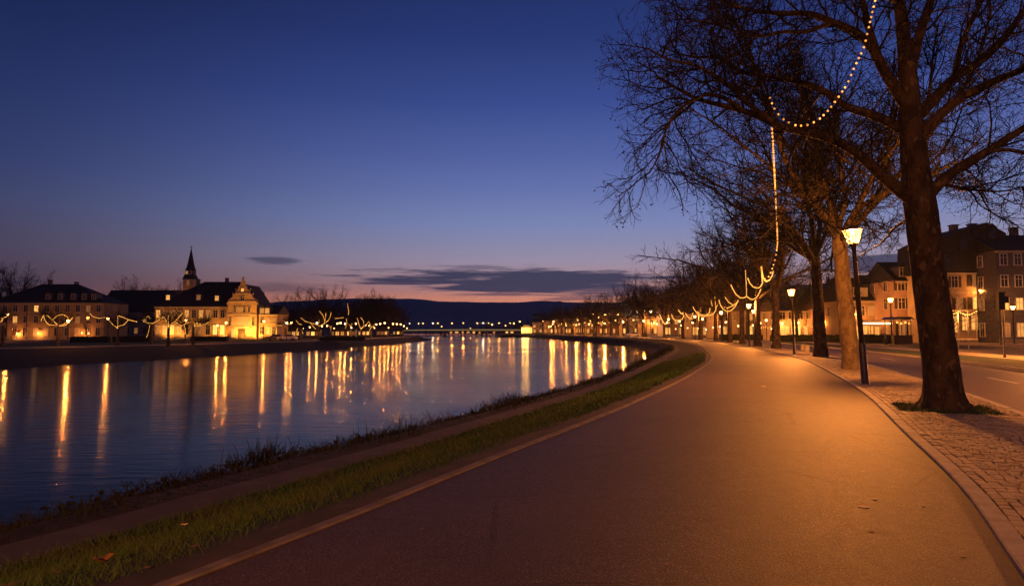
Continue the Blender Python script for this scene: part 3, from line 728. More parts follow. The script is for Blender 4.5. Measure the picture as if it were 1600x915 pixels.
# the near tree
y1 = T1[1]
tp = [(1476, 641), (1473, 600), (1466, 540), (1458, 480), (1451, 420), (1443, 360), (1436, 310), (1429, 255), (1424, 200), (1420, 150), (1417, 100)]
rd = [.40, .345, .325, .315, .305, .305, .30, .265, .23, .20, .17]
tpts, trad = limb3(tp, y1, y1, 1, 1, T1); trad = np.interp(np.linspace(0, 1, len(tpts)), np.linspace(0, 1, len(rd)), rd)
tpts[0, 2] = -.12; trad[0] = .47; trad[1] = min(trad[1], .40)
LB = []
def lb(pix, d1, r0, r1, d0=0.0, bow=0.0): LB.append((*limb3(pix, y1 + d0, y1 + d1, r0, r1, T1, bow), None))
lb([(1434, 318), (1412, 302), (1380, 275), (1340, 238), (1300, 216), (1262, 207), (1222, 199), (1190, 184), (1160, 172), (1120, 163), (1085, 154), (1058, 138), (1040, 128), (1024, 118)], -1.5, .15, .022)
lb([(1222, 199), (1175, 168), (1150, 142), (1120, 120), (1085, 100), (1050, 96), (1030, 86), (1012, 76)], -2.6, .07, .015, -.9)
lb([(1160, 172), (1130, 150), (1100, 146), (1060, 170), (1040, 200), (1030, 245), (1015, 270)], -2.2, .05, .012, -1.1)
lb([(1426, 215), (1400, 196), (1360, 178), (1320, 168), (1290, 142), (1240, 125), (1195, 118), (1160, 116), (1140, 98), (1118, 86), (1090, 92), (1060, 84), (1030, 72)], 1.8, .12, .016)
lb([(1421, 172), (1400, 140), (1378, 105), (1362, 70), (1340, 50), (1300, 35), (1268, 20), (1225, 22), (1180, 18), (1150, 10), (1110, -4)], -.8, .14, .02)
lb([(1378, 105), (1362, 60), (1352, 20), (1340, -30), (1320, -90)], -1.4, .09, .03)
lb([(1300, 35), (1260, 52), (1220, 48), (1190, 60), (1150, 52), (1110, 30), (1070, 36)], -2.0, .05, .012, -.7)
lb([(1417, 104), (1412, 50), (1405, 0), (1396, -60), (1390, -150)], .6, .17, .06)
lb([(1420, 120), (1434, 60), (1452, 10), (1470, -50), (1500, -120)], 1.2, .13, .05)
lb([(1424, 190), (1450, 165), (1492, 120), (1535, 95), (1570, 60), (1600, 18), (1630, -30), (1660, -90)], 1.4, .14, .04)
lb([(1492, 120), (1500, 70), (1520, 30), (1540, -10), (1545, -70)], .4, .07, .03, .5)
lb([(1428, 225), (1452, 196), (1490, 158), (1540, 132), (1600, 108), (1660, 84), (1730, 40)], -1.3, .13, .03)
lb([(1450, 308), (1466, 285), (1500, 262), (1545, 236), (1600, 200), (1660, 165), (1740, 140)], -1.0, .13, .03)
lb([(1545, 236), (1580, 232), (1630, 250), (1680, 258)], -1.6, .05, .015, -.5)
LB.append((*limb3([(1440, 330), (1424, 340), (1400, 352), (1378, 380), (1358, 391), (1345, 398)], y1, y1 + 5.5, .05, .012, T1), 2))
lb([(1466, 285), (1490, 292), (1530, 298), (1565, 300), (1600, 292)], 1.6, .045, .012)
lb([(1400, 0), (1360, -20), (1300, -30), (1230, -20), (1170, -25), (1110, -60)], -1.8, .08, .02, 0)
lb([(1340, 238), (1330, 270), (1310, 290), (1285, 310), (1270, 340)], -1.4, .03, .01, -.6)
T1o = plane_tree('plane_tree', 'thick nearest plane tree with dark trunk leaning left in a grass pit in the setts', T1, (tpts, trad), LB, SPEC_NEAR, 12, 'bare plane trees along the promenade', balls=4200, dense=1.1, n_trunk=56, rough=True)

# other plane trees of the row, each grown from a seed
SPEC_MID = [dict(gap=.45, f0=.18, ln=(1.2, 3.2), an=(25, 60), r=(.035, .013), wob=.17, up=.05, n=6),
            dict(gap=.26, f0=.15, ln=(.6, 1.5), an=(25, 60), r=(.013, .009), wob=.2, up=.02, n=4),
            dict(gap=.24, f0=.2, ln=(.25, .7), an=(25, 65), r=(.009, .006), wob=.2, up=0, n=3)]
SPEC_FAR = [dict(gap=.75, f0=.2, ln=(1.4, 3.4), an=(25, 60), r=(.04, .016), wob=.15, up=.06, n=4),
            dict(gap=.38, f0=.15, ln=(.6, 1.7), an=(25, 60), r=(.016, .010), wob=.2, up=.03, n=3),
            dict(gap=.5, f0=.3, ln=(.4, .8), an=(25, 60), r=(.010, .007), wob=.2, up=0, n=2)]
def grown(seed, height, fork, rt, spread, nl, lean=(0, 0), tl_=(24, 56), fat=(.42, .6)):
    rng = np.random.default_rng(seed); n = 9
    zs = np.linspace(-.1, fork + .5, n); tr = np.stack([lean[0] * zs / fork + rng.normal(0, .03, n), lean[1] * zs / fork + rng.normal(0, .03, n), zs], 1)
    rad = np.interp(zs, [-.1, .25, fork * .6, fork + .5], [rt * 1.35, rt * 1.04, rt * .88, rt * .8]); limbs = []
    for k in range(nl):
        a = 2 * PI * k / nl + rng.normal(0, .25); tilt = R(rng.uniform(*tl_)) if k else R(8)
        p = tr[-1] + np.array([0, 0, -rng.uniform(0, .9)]); d = np.array([math.cos(a) * math.sin(tilt), math.sin(a) * math.sin(tilt), math.cos(tilt)])
        ln_ = (height - fork) / max(math.cos(tilt), .62) * rng.uniform(.8, 1.0) * spread
        q, r = wander(rng, p, d, ln_, rt * rng.uniform(*fat), .03, 12, .13, .035); limbs.append((q, r, None))
        for _ in range(2):
            i = rng.integers(2, 6); dd = unit(q[i + 1] - q[i] + rng.normal(0, .6, 3)); q2, r2 = wander(rng, q[i], dd, ln_ * rng.uniform(.45, .7), r[i] * .6, .02, 9, .15, .03); limbs.append((q2, r2, None))
    return (tr, rad), limbs
PROTO = {}
def proto(key, seed, height, fork, rt, spread, nl, spec, **kw):
    tr, li = grown(seed, height, fork, rt, spread, nl, kw.pop('lean', (0, 0)))
    PROTO[key] = (tr, li, spec, seed, kw)
GRP = 'bare plane trees along the promenade'
def row_tree(px, base_y, label, seed, height, fork, rt, spread, nl, spec, lean=(0, 0), **kw):
    loc = G(px, base_y) if base_y else px
    tr, li = grown(seed, height, fork, rt, spread, nl, lean, kw.pop('tl_', (24, 56)), kw.pop('fat', (.42, .6)))
    return plane_tree('plane_tree', label, loc, tr, li, spec, seed, kw.pop('group', GRP), height=height, **kw)
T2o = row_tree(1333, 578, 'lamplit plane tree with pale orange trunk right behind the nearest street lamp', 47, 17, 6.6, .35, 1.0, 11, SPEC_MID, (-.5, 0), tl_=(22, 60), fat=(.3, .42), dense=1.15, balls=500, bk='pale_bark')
T3o = row_tree(1283, 558, 'plane tree with dark trunk standing just left of the lamplit trunk', 52, 17, 7.0, .37, 1.05, 9, SPEC_MID, (-.25, 0), fat=(.34, .5), dense=.95)
T4o = row_tree(1213, 545, 'plane tree with dark trunk between the second and third lamps along the kerb', 63, 17.5, 7, .36, 1.1, 8, SPEC_FAR, dense=1.3)
def reuse(src, loc, rz, s, label, group=GRP, name=None):
    c = copy_tree(src); c.location = loc; c.rotation_euler = (0, 0, rz); c.scale = (s, s, s); c['label'] = label
    if group: c['group'] = group
    elif 'group' in c: del c['group']
    return c
FARA = row_tree((*KT(_s_ := SK(*G(1188, 541)[:2])[0], 1.4), 0), None, 'fifth plane tree counted along the kerb from the nearest one', 74, 17, 6.5, .34, 1.15, 8, SPEC_FAR, dense=1.3)
FARB = row_tree((*KT(_s_ + 13, 1.4), 0), None, 'sixth plane tree counted along the kerb from the nearest one', 85, 16, 6, .32, 1.15, 8, SPEC_FAR, dense=1.3)
rgt = np.random.default_rng(6)
srcs = [FARA, FARB, T4o]
for k in range(13):
    s = _s_ + 25 + k * (12.5 + k * .9); p = KT(s, 1.4) if s < 249 else None
    if p is None:
        # beyond the sampled stretch follow the curve itself
        dK_ = np.concatenate([[0], np.cumsum(np.linalg.norm(np.diff(K, axis=0), axis=1))]); p = np.array([np.interp(s, dK_, K[:, 0]), np.interp(s, dK_, K[:, 1])]) + np.array([1.3, .3])
    reuse(srcs[k % 3], (*p, 0), rgt.uniform(0, 6.28), rgt.uniform(.9, 1.06), ORD[k + 6] + ' plane tree counted along the kerb from the nearest one')
# second row beyond the street, darker against the houses
for k, (px, dep, s, lab) in enumerate([(1168, 118, .95, 'bare tree across the street behind the third lamp'), (1128, 150, 1.0, 'bare tree across the street, left of the yellow shop fronts'),
                                       (1245, 112, .75, 'bare tree in front of the low houses between the second and third trunks'), (1085, 178, 1.05, 'bare tree behind the light swags at the bend'),
                                       (1030, 215, 1.1, 'bare tree behind the leftmost swag at the bend'), (1062, 240, 1.25, 'tall bare tree highest behind the swags at the bend')]):
    reuse(srcs[k % 3], (*D(px, 517, dep)[:2], 0), 1.3 * k, s, lab, 'bare trees across the street')
# small street tree staked before the houses at the right
tr_, li_ = grown(97, 8.2, 2.4, .1, 1.0, 6)
st = plane_tree('street_tree', 'slim young tree in front of the house with the big dark roof', (*D(1490, 517, 72)[:2], 0), tr_, [(q, r * .6, n_) for q, r, n_ in li_], SPEC_FAR, 97, None, height=8.2, tw=.6) #( 'slim young tree in front of the house with the big dark roof', None)
# trees of the far bank
BG = 'bare trees on the far bank'
def L_(px, dep): return (*D(px, 517, dep)[:2], ZL)
for k, (px, dep, s, lab) in enumerate([(14, 200, 1.5, 'bare tree rising behind the roof at the left edge of the picture'), (205, 290, 1.5, 'leftmost of the bare trees showing over the long dark roof'), (222, 300, 1.6, 'second from the left of the bare trees over the long dark roof'),
                                       (240, 290, 1.42, 'third from the left of the bare trees over the long dark roof'), (262, 300, 1.5, 'rightmost bare tree over the long dark roof, left of the church spire'), (455, 330, 1.42, 'small round bare tree over the dark trees right of the town hall'),
                                       (505, 300, 1.5, 'tall round bare tree standing out above the dark trees on the far bank'), (520, 260, .95, 'bare tree just right below the tall round bare tree'),
                                       (436, 250, .8, 'bare tree right beside the annex of the town hall'), (462, 260, .8, 'bare tree between the annex and the lit bare tree'), (487, 240, .8, 'bare tree behind the large lit bare tree'),
                                       (545, 260, .85, 'bare tree behind the tall string of lights'), (568, 265, 1.05, 'dense bare tree left in the rounded dark clump by the river'), (590, 262, 1.1, 'dense bare tree at the top of the rounded dark clump by the river'),
                                       (608, 270, 1.0, 'dense bare tree on the right slope of the rounded dark clump by the river'), (624, 280, .75, 'smallest bare tree at the right end of the rounded dark clump'), (580, 300, 1.2, 'bare tree behind the rounded dark clump by the river')]):
    reuse(srcs[(k + 1) % 3], L_(px, dep), .9 * k, s, lab, BG)
for k in range(12):
    px = [872, 884, 893, 907, 917, 929, 941, 953, 966, 979, 991, 1004][k]; dep = np.interp(px, [860, 920, 990, 1010], [338, 268, 209, 195])
    reuse(srcs[k % 3], (*D(px, 517, dep)[:2], 0), 1.1 * k, [.5, .62, .45, .7, .55, .66, .5, .72, .6, .48, .68, .75][k], ORD[k] + ' from the left of the small dark trees before the far right waterfront houses', 'small dark trees on the far right waterfront')
# far woods as one mass
def crown_cloud(rng, p, h, rx, n, conifer=False):
    """small twig-sized faces through a crown's volume"""
    if conifer:
        u = rng.uniform(0, 1, n) ** .6; rr = rx * u * (.75 + .35 * np.sin(u * 40)); a = rng.uniform(0, 6.28, n); q = np.sqrt(rng.uniform(.2, 1, n))
        c = np.stack([np.cos(a) * rr * q, np.sin(a) * rr * q, h * (1.02 - u)], 1)
    else:
        d = rng.normal(0, 1, (n, 3)); d /= np.linalg.norm(d, axis=1, keepdims=True); lob = 1 + .18 * np.sin(d[:, 0] * 7 + p[0]) + .16 * np.sin(d[:, 2] * 8 + p[1])
        q = rng.uniform(.25, 1, n) ** .5 * lob
        c = d * q[:, None] * np.array([rx, rx, h * .42]); c[:, 2] += h * .56
    s = (.16 if conifer else .11) * h / 3 * rng.uniform(.5, 1.2, n)
    a1 = rng.normal(0, 1, (n, 3)); a1 /= np.linalg.norm(a1, axis=1, keepdims=True); a2 = np.cross(a1, rng.normal(0, 1, (n, 3))); a2 /= np.linalg.norm(a2, axis=1, keepdims=True)
    k = (.3 if not conifer else .6)
    V = np.stack([c - a1 * s[:, None], c + a2 * s[:, None] * k, c + a1 * s[:, None]], 1) + np.array(p)
    return V.reshape(-1, 3)
def wood(name, label, spots, m, seed, nf):
    rng = np.random.default_rng(seed); V = []; wl = []
    for (x, y, z, h, rx, con) in spots:
        V.append(crown_cloud(rng, (x, y, z), h, rx, int(nf * (1.3 if con else 1)), con)); wl.append((np.array([(x, y, z - 1), (x, y, z + h * .35), (x, y, z + h * .7)]), np.array([.3, .25, .08])))
    V = np.concatenate(V); f = np.arange(len(V)).reshape(-1, 3); v2, f2 = tubes(wl, 4)
    tri = np.concatenate([f, f2[:, [0, 1, 2]] + len(V), f2[:, [0, 2, 3]] + len(V)])
    return tag(link_mesh(name, np.concatenate([V, v2]), tri, m), label, 'wood', kind='stuff')
rgw = np.random.default_rng(17); sp = []
for _ in range(330):
    x = rgw.uniform(22, 420); y = rgw.uniform(405, 620)
    px = 800 + F * x / y
    con = rgw.uniform() < .18; h = rgw.uniform(6, 10.5) * (1.15 if con else 1)
    sp.append((x, y, hill_h(x, y) - .3, h, h * (.24 if con else .42), con))
wood('hillside_wood', 'dark wood covering the hill behind the right bank of the river', sp, M['far_twig'], 1, 420)
sp = []
for _ in range(150):
    px = rgw.uniform(670, 905); y = rgw.uniform(590, 760); x = (px - 800) / F * y
    mh = np.interp(px, [670, 740, 770, 800, 806, 812, 850, 905], [4, 7.5, 10, 12, 17, 13, 16, 20]); con = rgw.uniform() < .3
    h = mh * rgw.uniform(.6, 1.1); sp.append((x, y, -.8, h, h * (.22 if con else .42), con))
for _ in range(70):
    px = rgw.uniform(330, 700); y = rgw.uniform(560, 760); x = (px - 800) / F * y; h = rgw.uniform(8, 16) * (.55 if px > 600 else 1); sp.append((x, y, -.8, h, h * .42, False))
wood('far_wood', 'dark far wood beyond the bridge at the foot of the hills', sp, M['conifer'], 2, 380)
# conifer seen right of the town hall
def conifer(px, dep, h, label):
    p = L_(px, dep); t = empty('conifer_tree', p, 0, label, 'tree'); rng = np.random.default_rng(int(px))
    MB().lathe([(.25, -.2), (.2, h * .4), (.05, h * .95)], 6).build('trunk', M['bark'], t)
    V = crown_cloud(rng, (0, 0, .6), h, h * .3, 1600, True); link_mesh('crown', V, np.arange(len(V)).reshape(-1, 3), M['conifer'], t)
conifer(410, 235, 14.5, 'dark rounded evergreen tree behind the right shoulder of the ornate gable')
def bushy(label, loc):
    t = empty('bushy_tree', loc, 0, label, 'tree', 'low dark trees of the far bank tree mass'); MB().lathe([(.3, -.2), (.22, 3), (.1, 8)], 7).build('trunk', M['bark'], t)
    V = crown_cloud(np.random.default_rng(71), (0, 0, .4), 14.5, 5.6, 3200); link_mesh('crown', V, np.arange(len(V)).reshape(-1, 3), M['far_twig'], t); return t
for k, px in enumerate([438, 455, 471, 484, 497, 513, 530, 548, 562, 574, 586, 597, 607, 618]):
    lab = ORD[k] + ' from the left of the low dark trees right of the town hall annex'
    if k == 0: bt0 = bushy(lab, L_(px, 262)); bt0.scale = (.75,) * 3
    else:
        c = copy_tree(bt0); c.location = L_(px, 258 + 7 * (k % 4)); c['label'] = lab; q = [.75, .72, .8, .76, .82, .78, .8, .84, .95, 1.02, 1.06, 1.0, .92, .74][k]; c.scale = (q, q, q); c.rotation_euler = (0, 0, 1.7 * k)
# ------------------------------------------------------------------ street lamps, strings of light
def point(name, loc, energy, col=WARM, r=.12, parent=None):
    l = bpy.data.lights.new(name, 'POINT'); l.energy = energy; l.color = col; l.shadow_soft_size = r
    o = bpy.data.objects.new(name, l); COL.objects.link(o); o.location = loc
    if parent is not None: o.parent = parent
    return o
def make_lamp(name, loc, H, label, group, energy, glass='glass_lamp', tilt=0.0, detail=16, col=WARM):
    t = empty(name, loc, 0, label, 'street lamp', group); t.rotation_euler = (0, tilt, 0); k = H / 4.65
    MB().lathe([(.13 * k, -.1), (.13 * k, .03), (.105 * k, .06), (.1 * k, 1.15 * k), (.09 * k, 1.22 * k), (.085, 1.24 * k)], detail).build('base', M['metal'], t, True)
    MB().lathe([(.078 * k, 1.2 * k), (.062 * k, H - .62 * k), (.07 * k, H - .6 * k), (.07 * k, H - .5 * k), (.12 * k, H - .47 * k), (.13 * k, H - .42 * k)], detail).build('pole', M['metal'], t, True)
    s = MB(); prof = [(.135 * k, H - .42 * k), (.16 * k, H - .36 * k), (.265 * k, H - .03 * k), (.27 * k, H - .01 * k)]
    vs = []; n = detail
    s.lathe(prof, n); s.f = [f for f in s.f if len(f) == 4]
    s.build('lamp_shade', M[glass], t, True)
    fb = MB()
    for q in range(6 if detail > 12 else 0):
        c_, s_ = math.cos(q * PI / 3 + .3), math.sin(q * PI / 3 + .3); fb.bar((.165 * k * c_, .165 * k * s_, H - .36 * k), (.272 * k * c_, .272 * k * s_, H - .01 * k), .016 * k)
    if fb.v: fb.build('shade_frame', M['metal'], t)
    MB().lathe([(.29 * k, H - .012 * k), (.3 * k, H + .0 * k), (.29 * k, H + .03 * k), (.12 * k, H + .085 * k), (.03 * k, H + .1 * k)], detail).build('cap', M['metal'], t, True)
    MB().ball((0, 0, H - .1 * k), .055 * k, 8, 6).build('bulb', M['hot_bulb'], t, True)
    if energy: point('lamp_light', (0, 0, H - .27 * k), energy, col, .11 * k, t)
    return t
LG = 'street lamps along the promenade kerb'
b1 = G(1352, 601)
LAMP1 = make_lamp('street_lamp', b1, 4.66, 'nearest street lamp, dark pole with bright tapered shade, in front of the lamplit trunk', LG, 5000, tilt=-.055)
p0 = KT(17.5, .45)
LAMP0 = make_lamp('street_lamp', (*p0, 0), 4.66, 'street lamp standing behind the camera on the same kerb', LG, 8800)
b2 = G(1241.5, 554); LAMP2 = make_lamp('street_lamp', b2, 4.4, 'second street lamp along the kerb, slim pole between two dark trunks', LG, 6000, tilt=-.03)
s2 = SK(*G(1190, 541)[:2])[0]
def lamp_copy(src, loc, label, group, energy, s=1.0, col=WARM, glass=None):
    c = copy_tree(src); c.location = loc; c.scale = (s, s, s); c.rotation_euler = (0, 0, 0); c['label'] = label; c['group'] = group
    for ch in c.children:
        if ch.type == 'LIGHT':
            ch.data = ch.data.copy(); ch.data.energy = energy; ch.data.color = col
            if energy <= 0: bpy.data.objects.remove(ch)
        elif ch.name.startswith('lamp_shade') and glass:
            ch.data = SHADES[glass]
    return c
FARL = make_lamp('street_lamp', (*KT(s2, .55), 0), 4.4, 'third street lamp along the kerb, beside the fourth dark trunk', LG, 4500, glass='glass_far', detail=10)
SHADES = {'far': [c for c in FARL.children if c.name.startswith('lamp_shade')][0].data}
def variant(key, m):
    me = SHADES['far'].copy(); me.materials[0] = M[m]; SHADES[key] = me
variant('white', 'glass_white')
dKf = np.concatenate([[0], np.cumsum(np.linalg.norm(np.diff(K, axis=0), axis=1))])
def alongK(s, t):
    p = np.array([np.interp(s, dKf, K[:, 0]), np.interp(s, dKf, K[:, 1])]); n = np.array([np.interp(s, dKf, NK[:, 0]), np.interp(s, dKf, NK[:, 1])]); return p + n * t
for k in range(13):
    s = s2 + 27 * (k + 1) + max(0, k - 4) * 2
    lamp_copy(FARL, (*alongK(s, .55), 0), ORD[k + 3] + ' street lamp counted along the kerb from the nearest one', LG, 4000 if k < 8 else 2000)
# lamps across the street (second side)
SG = 'street lamps across the street'
for px, dep, h, lab in [(1178, 92, 4.4, 'street lamp with double glow standing across the street beside the third lamp'), (1140, 120, 4.4, 'street lamp across the street under the third swag'), (1098, 150, 4.4, 'street lamp across the street under the second swag'),
                        (1062, 185, 4.4, 'street lamp across the street near the white lit trunk'), (1022, 230, 4.4, 'street lamp across the street left of the leftmost swag'), (1393, 96, 6.2, 'tall lamp post in front of the awning shop'), (1286, 118, 3.6, 'low lamp before the small houses left of the lamplit trunk')]:
    x, y, _ = D(px, 517, dep); lamp_copy(FARL, (x, y, 0), lab, SG, 1500, h / 4.4)
x, y, _ = D(1672, 517, 41); lamp_copy(FARL, (x, y, .03), 'unseen street lamp added past the right edge to light the walkway', SG, 12000)  # unseen lamp added to warm the street and walkway
# town waterfront lamps in the far middle
TG = 'lamps along the far right waterfront'
rl = np.random.default_rng(44); fx = sorted(list(rl.uniform(862, 1010, 15)))
for k, px in enumerate(fx):
    px = 866 + k * 9.7 + rl.uniform(-2.5, 2.5)
    dep = np.interp(px, [860, 920, 990, 1010], [345, 275, 215, 200]); x, y, _ = D(px, 517, dep)
    lamp_copy(FARL, (x, y, 0), ORD[k] + ' from the left of the yellow lamps along the far right waterfront', TG, 900, 1.15 + rl.uniform(-.1, .1), glass=None)
# bridge lamps are made with the bridge
# far bank lamps
BL = 'street lamps on the far bank'
for px, dep, h, e, lab, g in [(10, 152, 6.0, 4500, 'street lamp at the left edge of the picture on the far bank', None), (106, 94, 3.6, 3200, 'low street lamp just right of the heart shaped light tree on the far bank', None), (168, 150, 5.0, 4200, 'bright street lamp between the light trees left of the dark long house', None),
                              (290, 112, 4.0, 4000, 'street lamp under the widest light tree before the town hall', None), (340, 145, 3.4, 3000, 'left one of the two lamps left of the ornate gable', None), (353, 145, 4.0, 3000, 'right one of the two lamps left of the ornate gable', None),
                              (412, 150, 4.4, 2600, 'street lamp before the annex right of the ornate gable', None), (448, 150, 4.0, 1800, 'street lamp beside the parked pale car on the far bank', 'white'), (495, 165, 4.2, 2200, 'street lamp under the large lit bare tree', 'white'),
                              (511, 175, 3.6, 1800, 'street lamp right of the large lit bare tree', None), (532, 180, 4.4, 3200, 'left one of two lamps under the tall string of lights', None), (539, 182, 4.2, 3000, 'right one of two lamps under the tall string of lights', 'white'),
                              (571, 205, 4.0, 2200, 'street lamp under the heart shaped lights near the rounded trees', None), (594, 220, 4.6, 2800, 'left one of two lamps below the rounded dark trees', None), (601, 224, 4.9, 2800, 'right one of two lamps below the rounded dark trees', None),
                              (614, 240, 4.8, 2400, 'third lamp from the river tip of the far bank', None), (620, 246, 4.8, 2400, 'second lamp from the river tip of the far bank', None), (626, 252, 4.8, 2400, 'last lamp before the river tip of the far bank', None)]:
    lamp_copy(FARL, L_(px, dep), lab, BL, e * .2, h / 4.4, glass=g)
for k, (px, dep) in enumerate([(790, 520), (803, 505), (812, 540), (836, 470), (843, 452), (849, 520), (856, 430), (862, 400), (769, 640), (735, 640), (690, 650)]):
    lamp_copy(FARL, (D(px, 517, dep)[0], dep, .6 if dep < 560 else -.8), ORD[k] + ' of the faint lamps on the far shore around the glowing pavilion', 'faint lamps on the far shore', 900 if k % 2 else 0, 1.2 + (k % 3) * .4)
rq = random.Random(5)
for k in range(20):
    px = 1026 + k * 9.6 + rq.uniform(-3, 3); dep = np.interp(px, [1026, 1080, 1120, 1160, 1215], [198, 166, 146, 129, 113]) - rq.uniform(1, 8)
    lamp_copy(FARL, (D(px, 517, dep)[0], dep, 0), ORD[k] + ' from the left of the small cafe lamps across the street behind the trunks', 'small cafe lamps across the street', 350 if k % 4 == 1 else 0, rq.uniform(.45, .95), glass='white' if k % 6 == 2 else None)
# more lamps that make up the band of lights along the far bank and the waterfront
rb = random.Random(31)
for k, (px, dep, h) in enumerate([(440, 215, 3.4), (455, 190, 4.6), (474, 200, 3.0), (484, 178, 3.2), (503, 190, 3.6), (522, 205, 3.0), (527, 190, 4.4), (549, 200, 3.2), (556, 215, 4.6), (565, 200, 3.0), (577, 225, 4.0), (585, 215, 3.2), (588, 236, 4.6), (607, 236, 3.4), (631, 262, 4.2), (636, 275, 3.4)]):
    lamp_copy(FARL, L_(px, dep), ORD[k] + ' from the left of the small lamps among the far bank trees', 'small lamps among the far bank trees', 400 if k % 2 else 0, h / 4.4, glass='white' if k % 5 == 2 else None)
for k in range(18):
    px = 868 + k * 8.6 + rb.uniform(-3, 3); dep = np.interp(px, [860, 920, 990, 1010], [352, 284, 224, 210]) + rb.uniform(-4, 6)
    lamp_copy(FARL, (D(px, 517, dep)[0], dep, 0), ORD[k] + ' from the left of the upper lamps close to the waterfront house fronts', 'upper lamps at the waterfront house fronts', 900 if k % 3 == 0 else 0, rb.uniform(1.2, 2.0), glass='white' if k % 7 == 3 else None)
# --- strings of light
def bulb_mesh():
    b = MB().ball((0, 0, 0), .03, 8, 6); me = link_mesh('bulb', b.v, b.f, M['bulb'], None, True); d = me.data; bpy.data.objects.remove(me); return d
BM = bulb_mesh()
def path3(pix, deps, step=.05):
    P = np.array(pix, float); s = np.concatenate([[0], np.cumsum(np.linalg.norm(np.diff(P, axis=0), axis=1))]); s /= s[-1]
    S = np.linspace(0, 1, 240); px, py = np.interp(S, s, P[:, 0]), np.interp(S, s, P[:, 1])
    for _ in range(10): px[1:-1] = (px[:-2] + px[1:-1] + px[2:]) / 3; py[1:-1] = (py[:-2] + py[1:-1] + py[2:]) / 3
    dd = np.interp(S, np.linspace(0, 1, len(deps)), deps)
    return np.array([D(a, b, c) for a, b, c in zip(px, py, dd)])
def string_near(pix, deps, gap, label, scale=1.0, grow=None):
    Q = path3(pix, deps); org = Q[0].copy(); t = empty('light_string', org, 0, label, 'string lights', 'strings of warm bulbs in the promenade trees'); Q = Q - org
    v, f = tubes([(Q, np.full(len(Q), .007))], 4); link_mesh('wire', v, f, M['wire'], t)
    d = np.concatenate([[0], np.cumsum(np.linalg.norm(np.diff(Q, axis=0), axis=1))]); s = gap / 2; k = 0
    while s < d[-1] and k < 100:
        p = [np.interp(s, d, Q[:, i]) for i in range(3)]
        o = link('bulb', BM, t); o.location = p; z = scale if grow is None else scale + (grow - scale) * s / d[-1]; o.scale = (z, z, z)
        s += gap * random.uniform(.8, 1.2); k += 1
    return t
random.seed(4)
string_near([(1392, -90), (1380, -40), (1367, 3), (1357, 45), (1350, 75), (1335, 105), (1325, 130), (1310, 152), (1295, 172), (1280, 187), (1262, 196), (1245, 197), (1228, 190), (1215, 178), (1207, 165), (1203, 153)], [12.6, 12.8], .115,
            'string of warm bulbs looping over the limbs of the nearest tree to the top', .68)
string_near([(1206, 198), (1208, 230), (1210, 270), (1212, 310), (1214, 350), (1215, 380), (1212, 402), (1206, 422), (1200, 434), (1195, 437), (1191, 430), (1190, 416)], [12.6, 14, 16.5, 20, 25, 30, 36, 40, 44, 45, 46, 46], .42, 'straight hanging string of bulbs running from the nearest tree to the next trunks', .68, 1.6)
def rope(name, polys, deps, r, label, group, cat='string lights', mt='rope'):
    r = r * .78
    """light chains far off: each a glowing wire with bulbs melting together"""
    org = None; rng = np.random.default_rng(len(label)); t = None
    for P, dep in zip(polys, deps):
        Q = path3(P, dep)
        if org is None: org = Q[len(Q) // 2].copy(); t = empty(name, org, 0, label, cat, group)
        Q = Q - org; d = np.concatenate([[0], np.cumsum(np.linalg.norm(np.diff(Q, axis=0), axis=1))]); n = max(8, int(d[-1] / (r * .8)))
        s = np.linspace(0, d[-1], n); Q = np.stack([np.interp(s, d, Q[:, i]) for i in range(3)], 1) + rng.normal(0, r * .22, (n, 3))
        rad = r * np.where(np.arange(n) % 3 == 0, rng.uniform(.95, 1.35, n), rng.uniform(.25, .5, n)); v, f = tubes([(Q, rad)], 5)
        link_mesh('light_chain', v, f, M[mt], t)
    return t
def cx(pts, ox, oy, k): return [(ox + x / k, oy + y / k) for x, y in pts]
C8 = lambda pts: cx(pts, 960, 380, 5.082)
SWG = 'swags of light between the trees at the bend'
rope('light_swag', [C8([(1165, 190), (1180, 270), (1195, 295), (1212, 302), (1232, 290), (1250, 262), (1262, 220)])], [(46, 48, 50, 50)], .05, 'highest and nearest light swag below the long hanging string', SWG)
rope('light_swag', [C8([(1060, 280), (1075, 315), (1100, 345), (1135, 356), (1160, 345), (1176, 315), (1172, 250), (1168, 195)])], [(62, 58, 54, 50)], .055, 'second light swag from the right, tied to the end of the nearest swag', SWG)
rope('light_swag', [C8([(1040, 215), (1047, 330), (1050, 420)]), C8([(1050, 420), (1075, 440), (1100, 446), (1130, 428), (1150, 395), (1163, 362)])], [(64, 64), (64, 60, 58)], .055, 'light swag with a straight hanging strand, third from the right', SWG)
rope('light_swag', [C8([(925, 330), (945, 370), (965, 405), (1000, 432), (1030, 432), (1050, 422)])], [(76, 70, 66)], .06, 'slanting light swag left of the straight hanging strand', SWG)
rope('light_swag', [C8([(830, 450), (842, 490), (862, 522), (895, 542), (930, 532), (960, 500), (983, 452)]), C8([(880, 428), (905, 465), (945, 490), (975, 470)]), C8([(895, 515), (945, 492)])], [(92, 86, 80), (88, 84), (86, 84)], .065, 'broad double light swag in the middle of the row of swags', SWG)
rope('light_swag', [C8([(765, 450), (777, 497)]), C8([(797, 425), (802, 470), (806, 510)]), C8([(806, 510), (820, 490)])], [(98, 98), (98, 98), (97, 97)], .065, 'two short upright light strands left of the broad double swag', SWG)
rope('light_swag', [C8([(625, 505), (640, 535), (665, 565), (700, 582), (735, 578), (755, 545), (760, 515)]), C8([(655, 540), (680, 562), (715, 572), (745, 560)]), C8([(750, 575), (785, 560), (806, 530), (806, 505)])], [(100, 98, 96), (99, 97), (97, 94)], .075, 'wide light swag left of the two upright light strands', SWG)
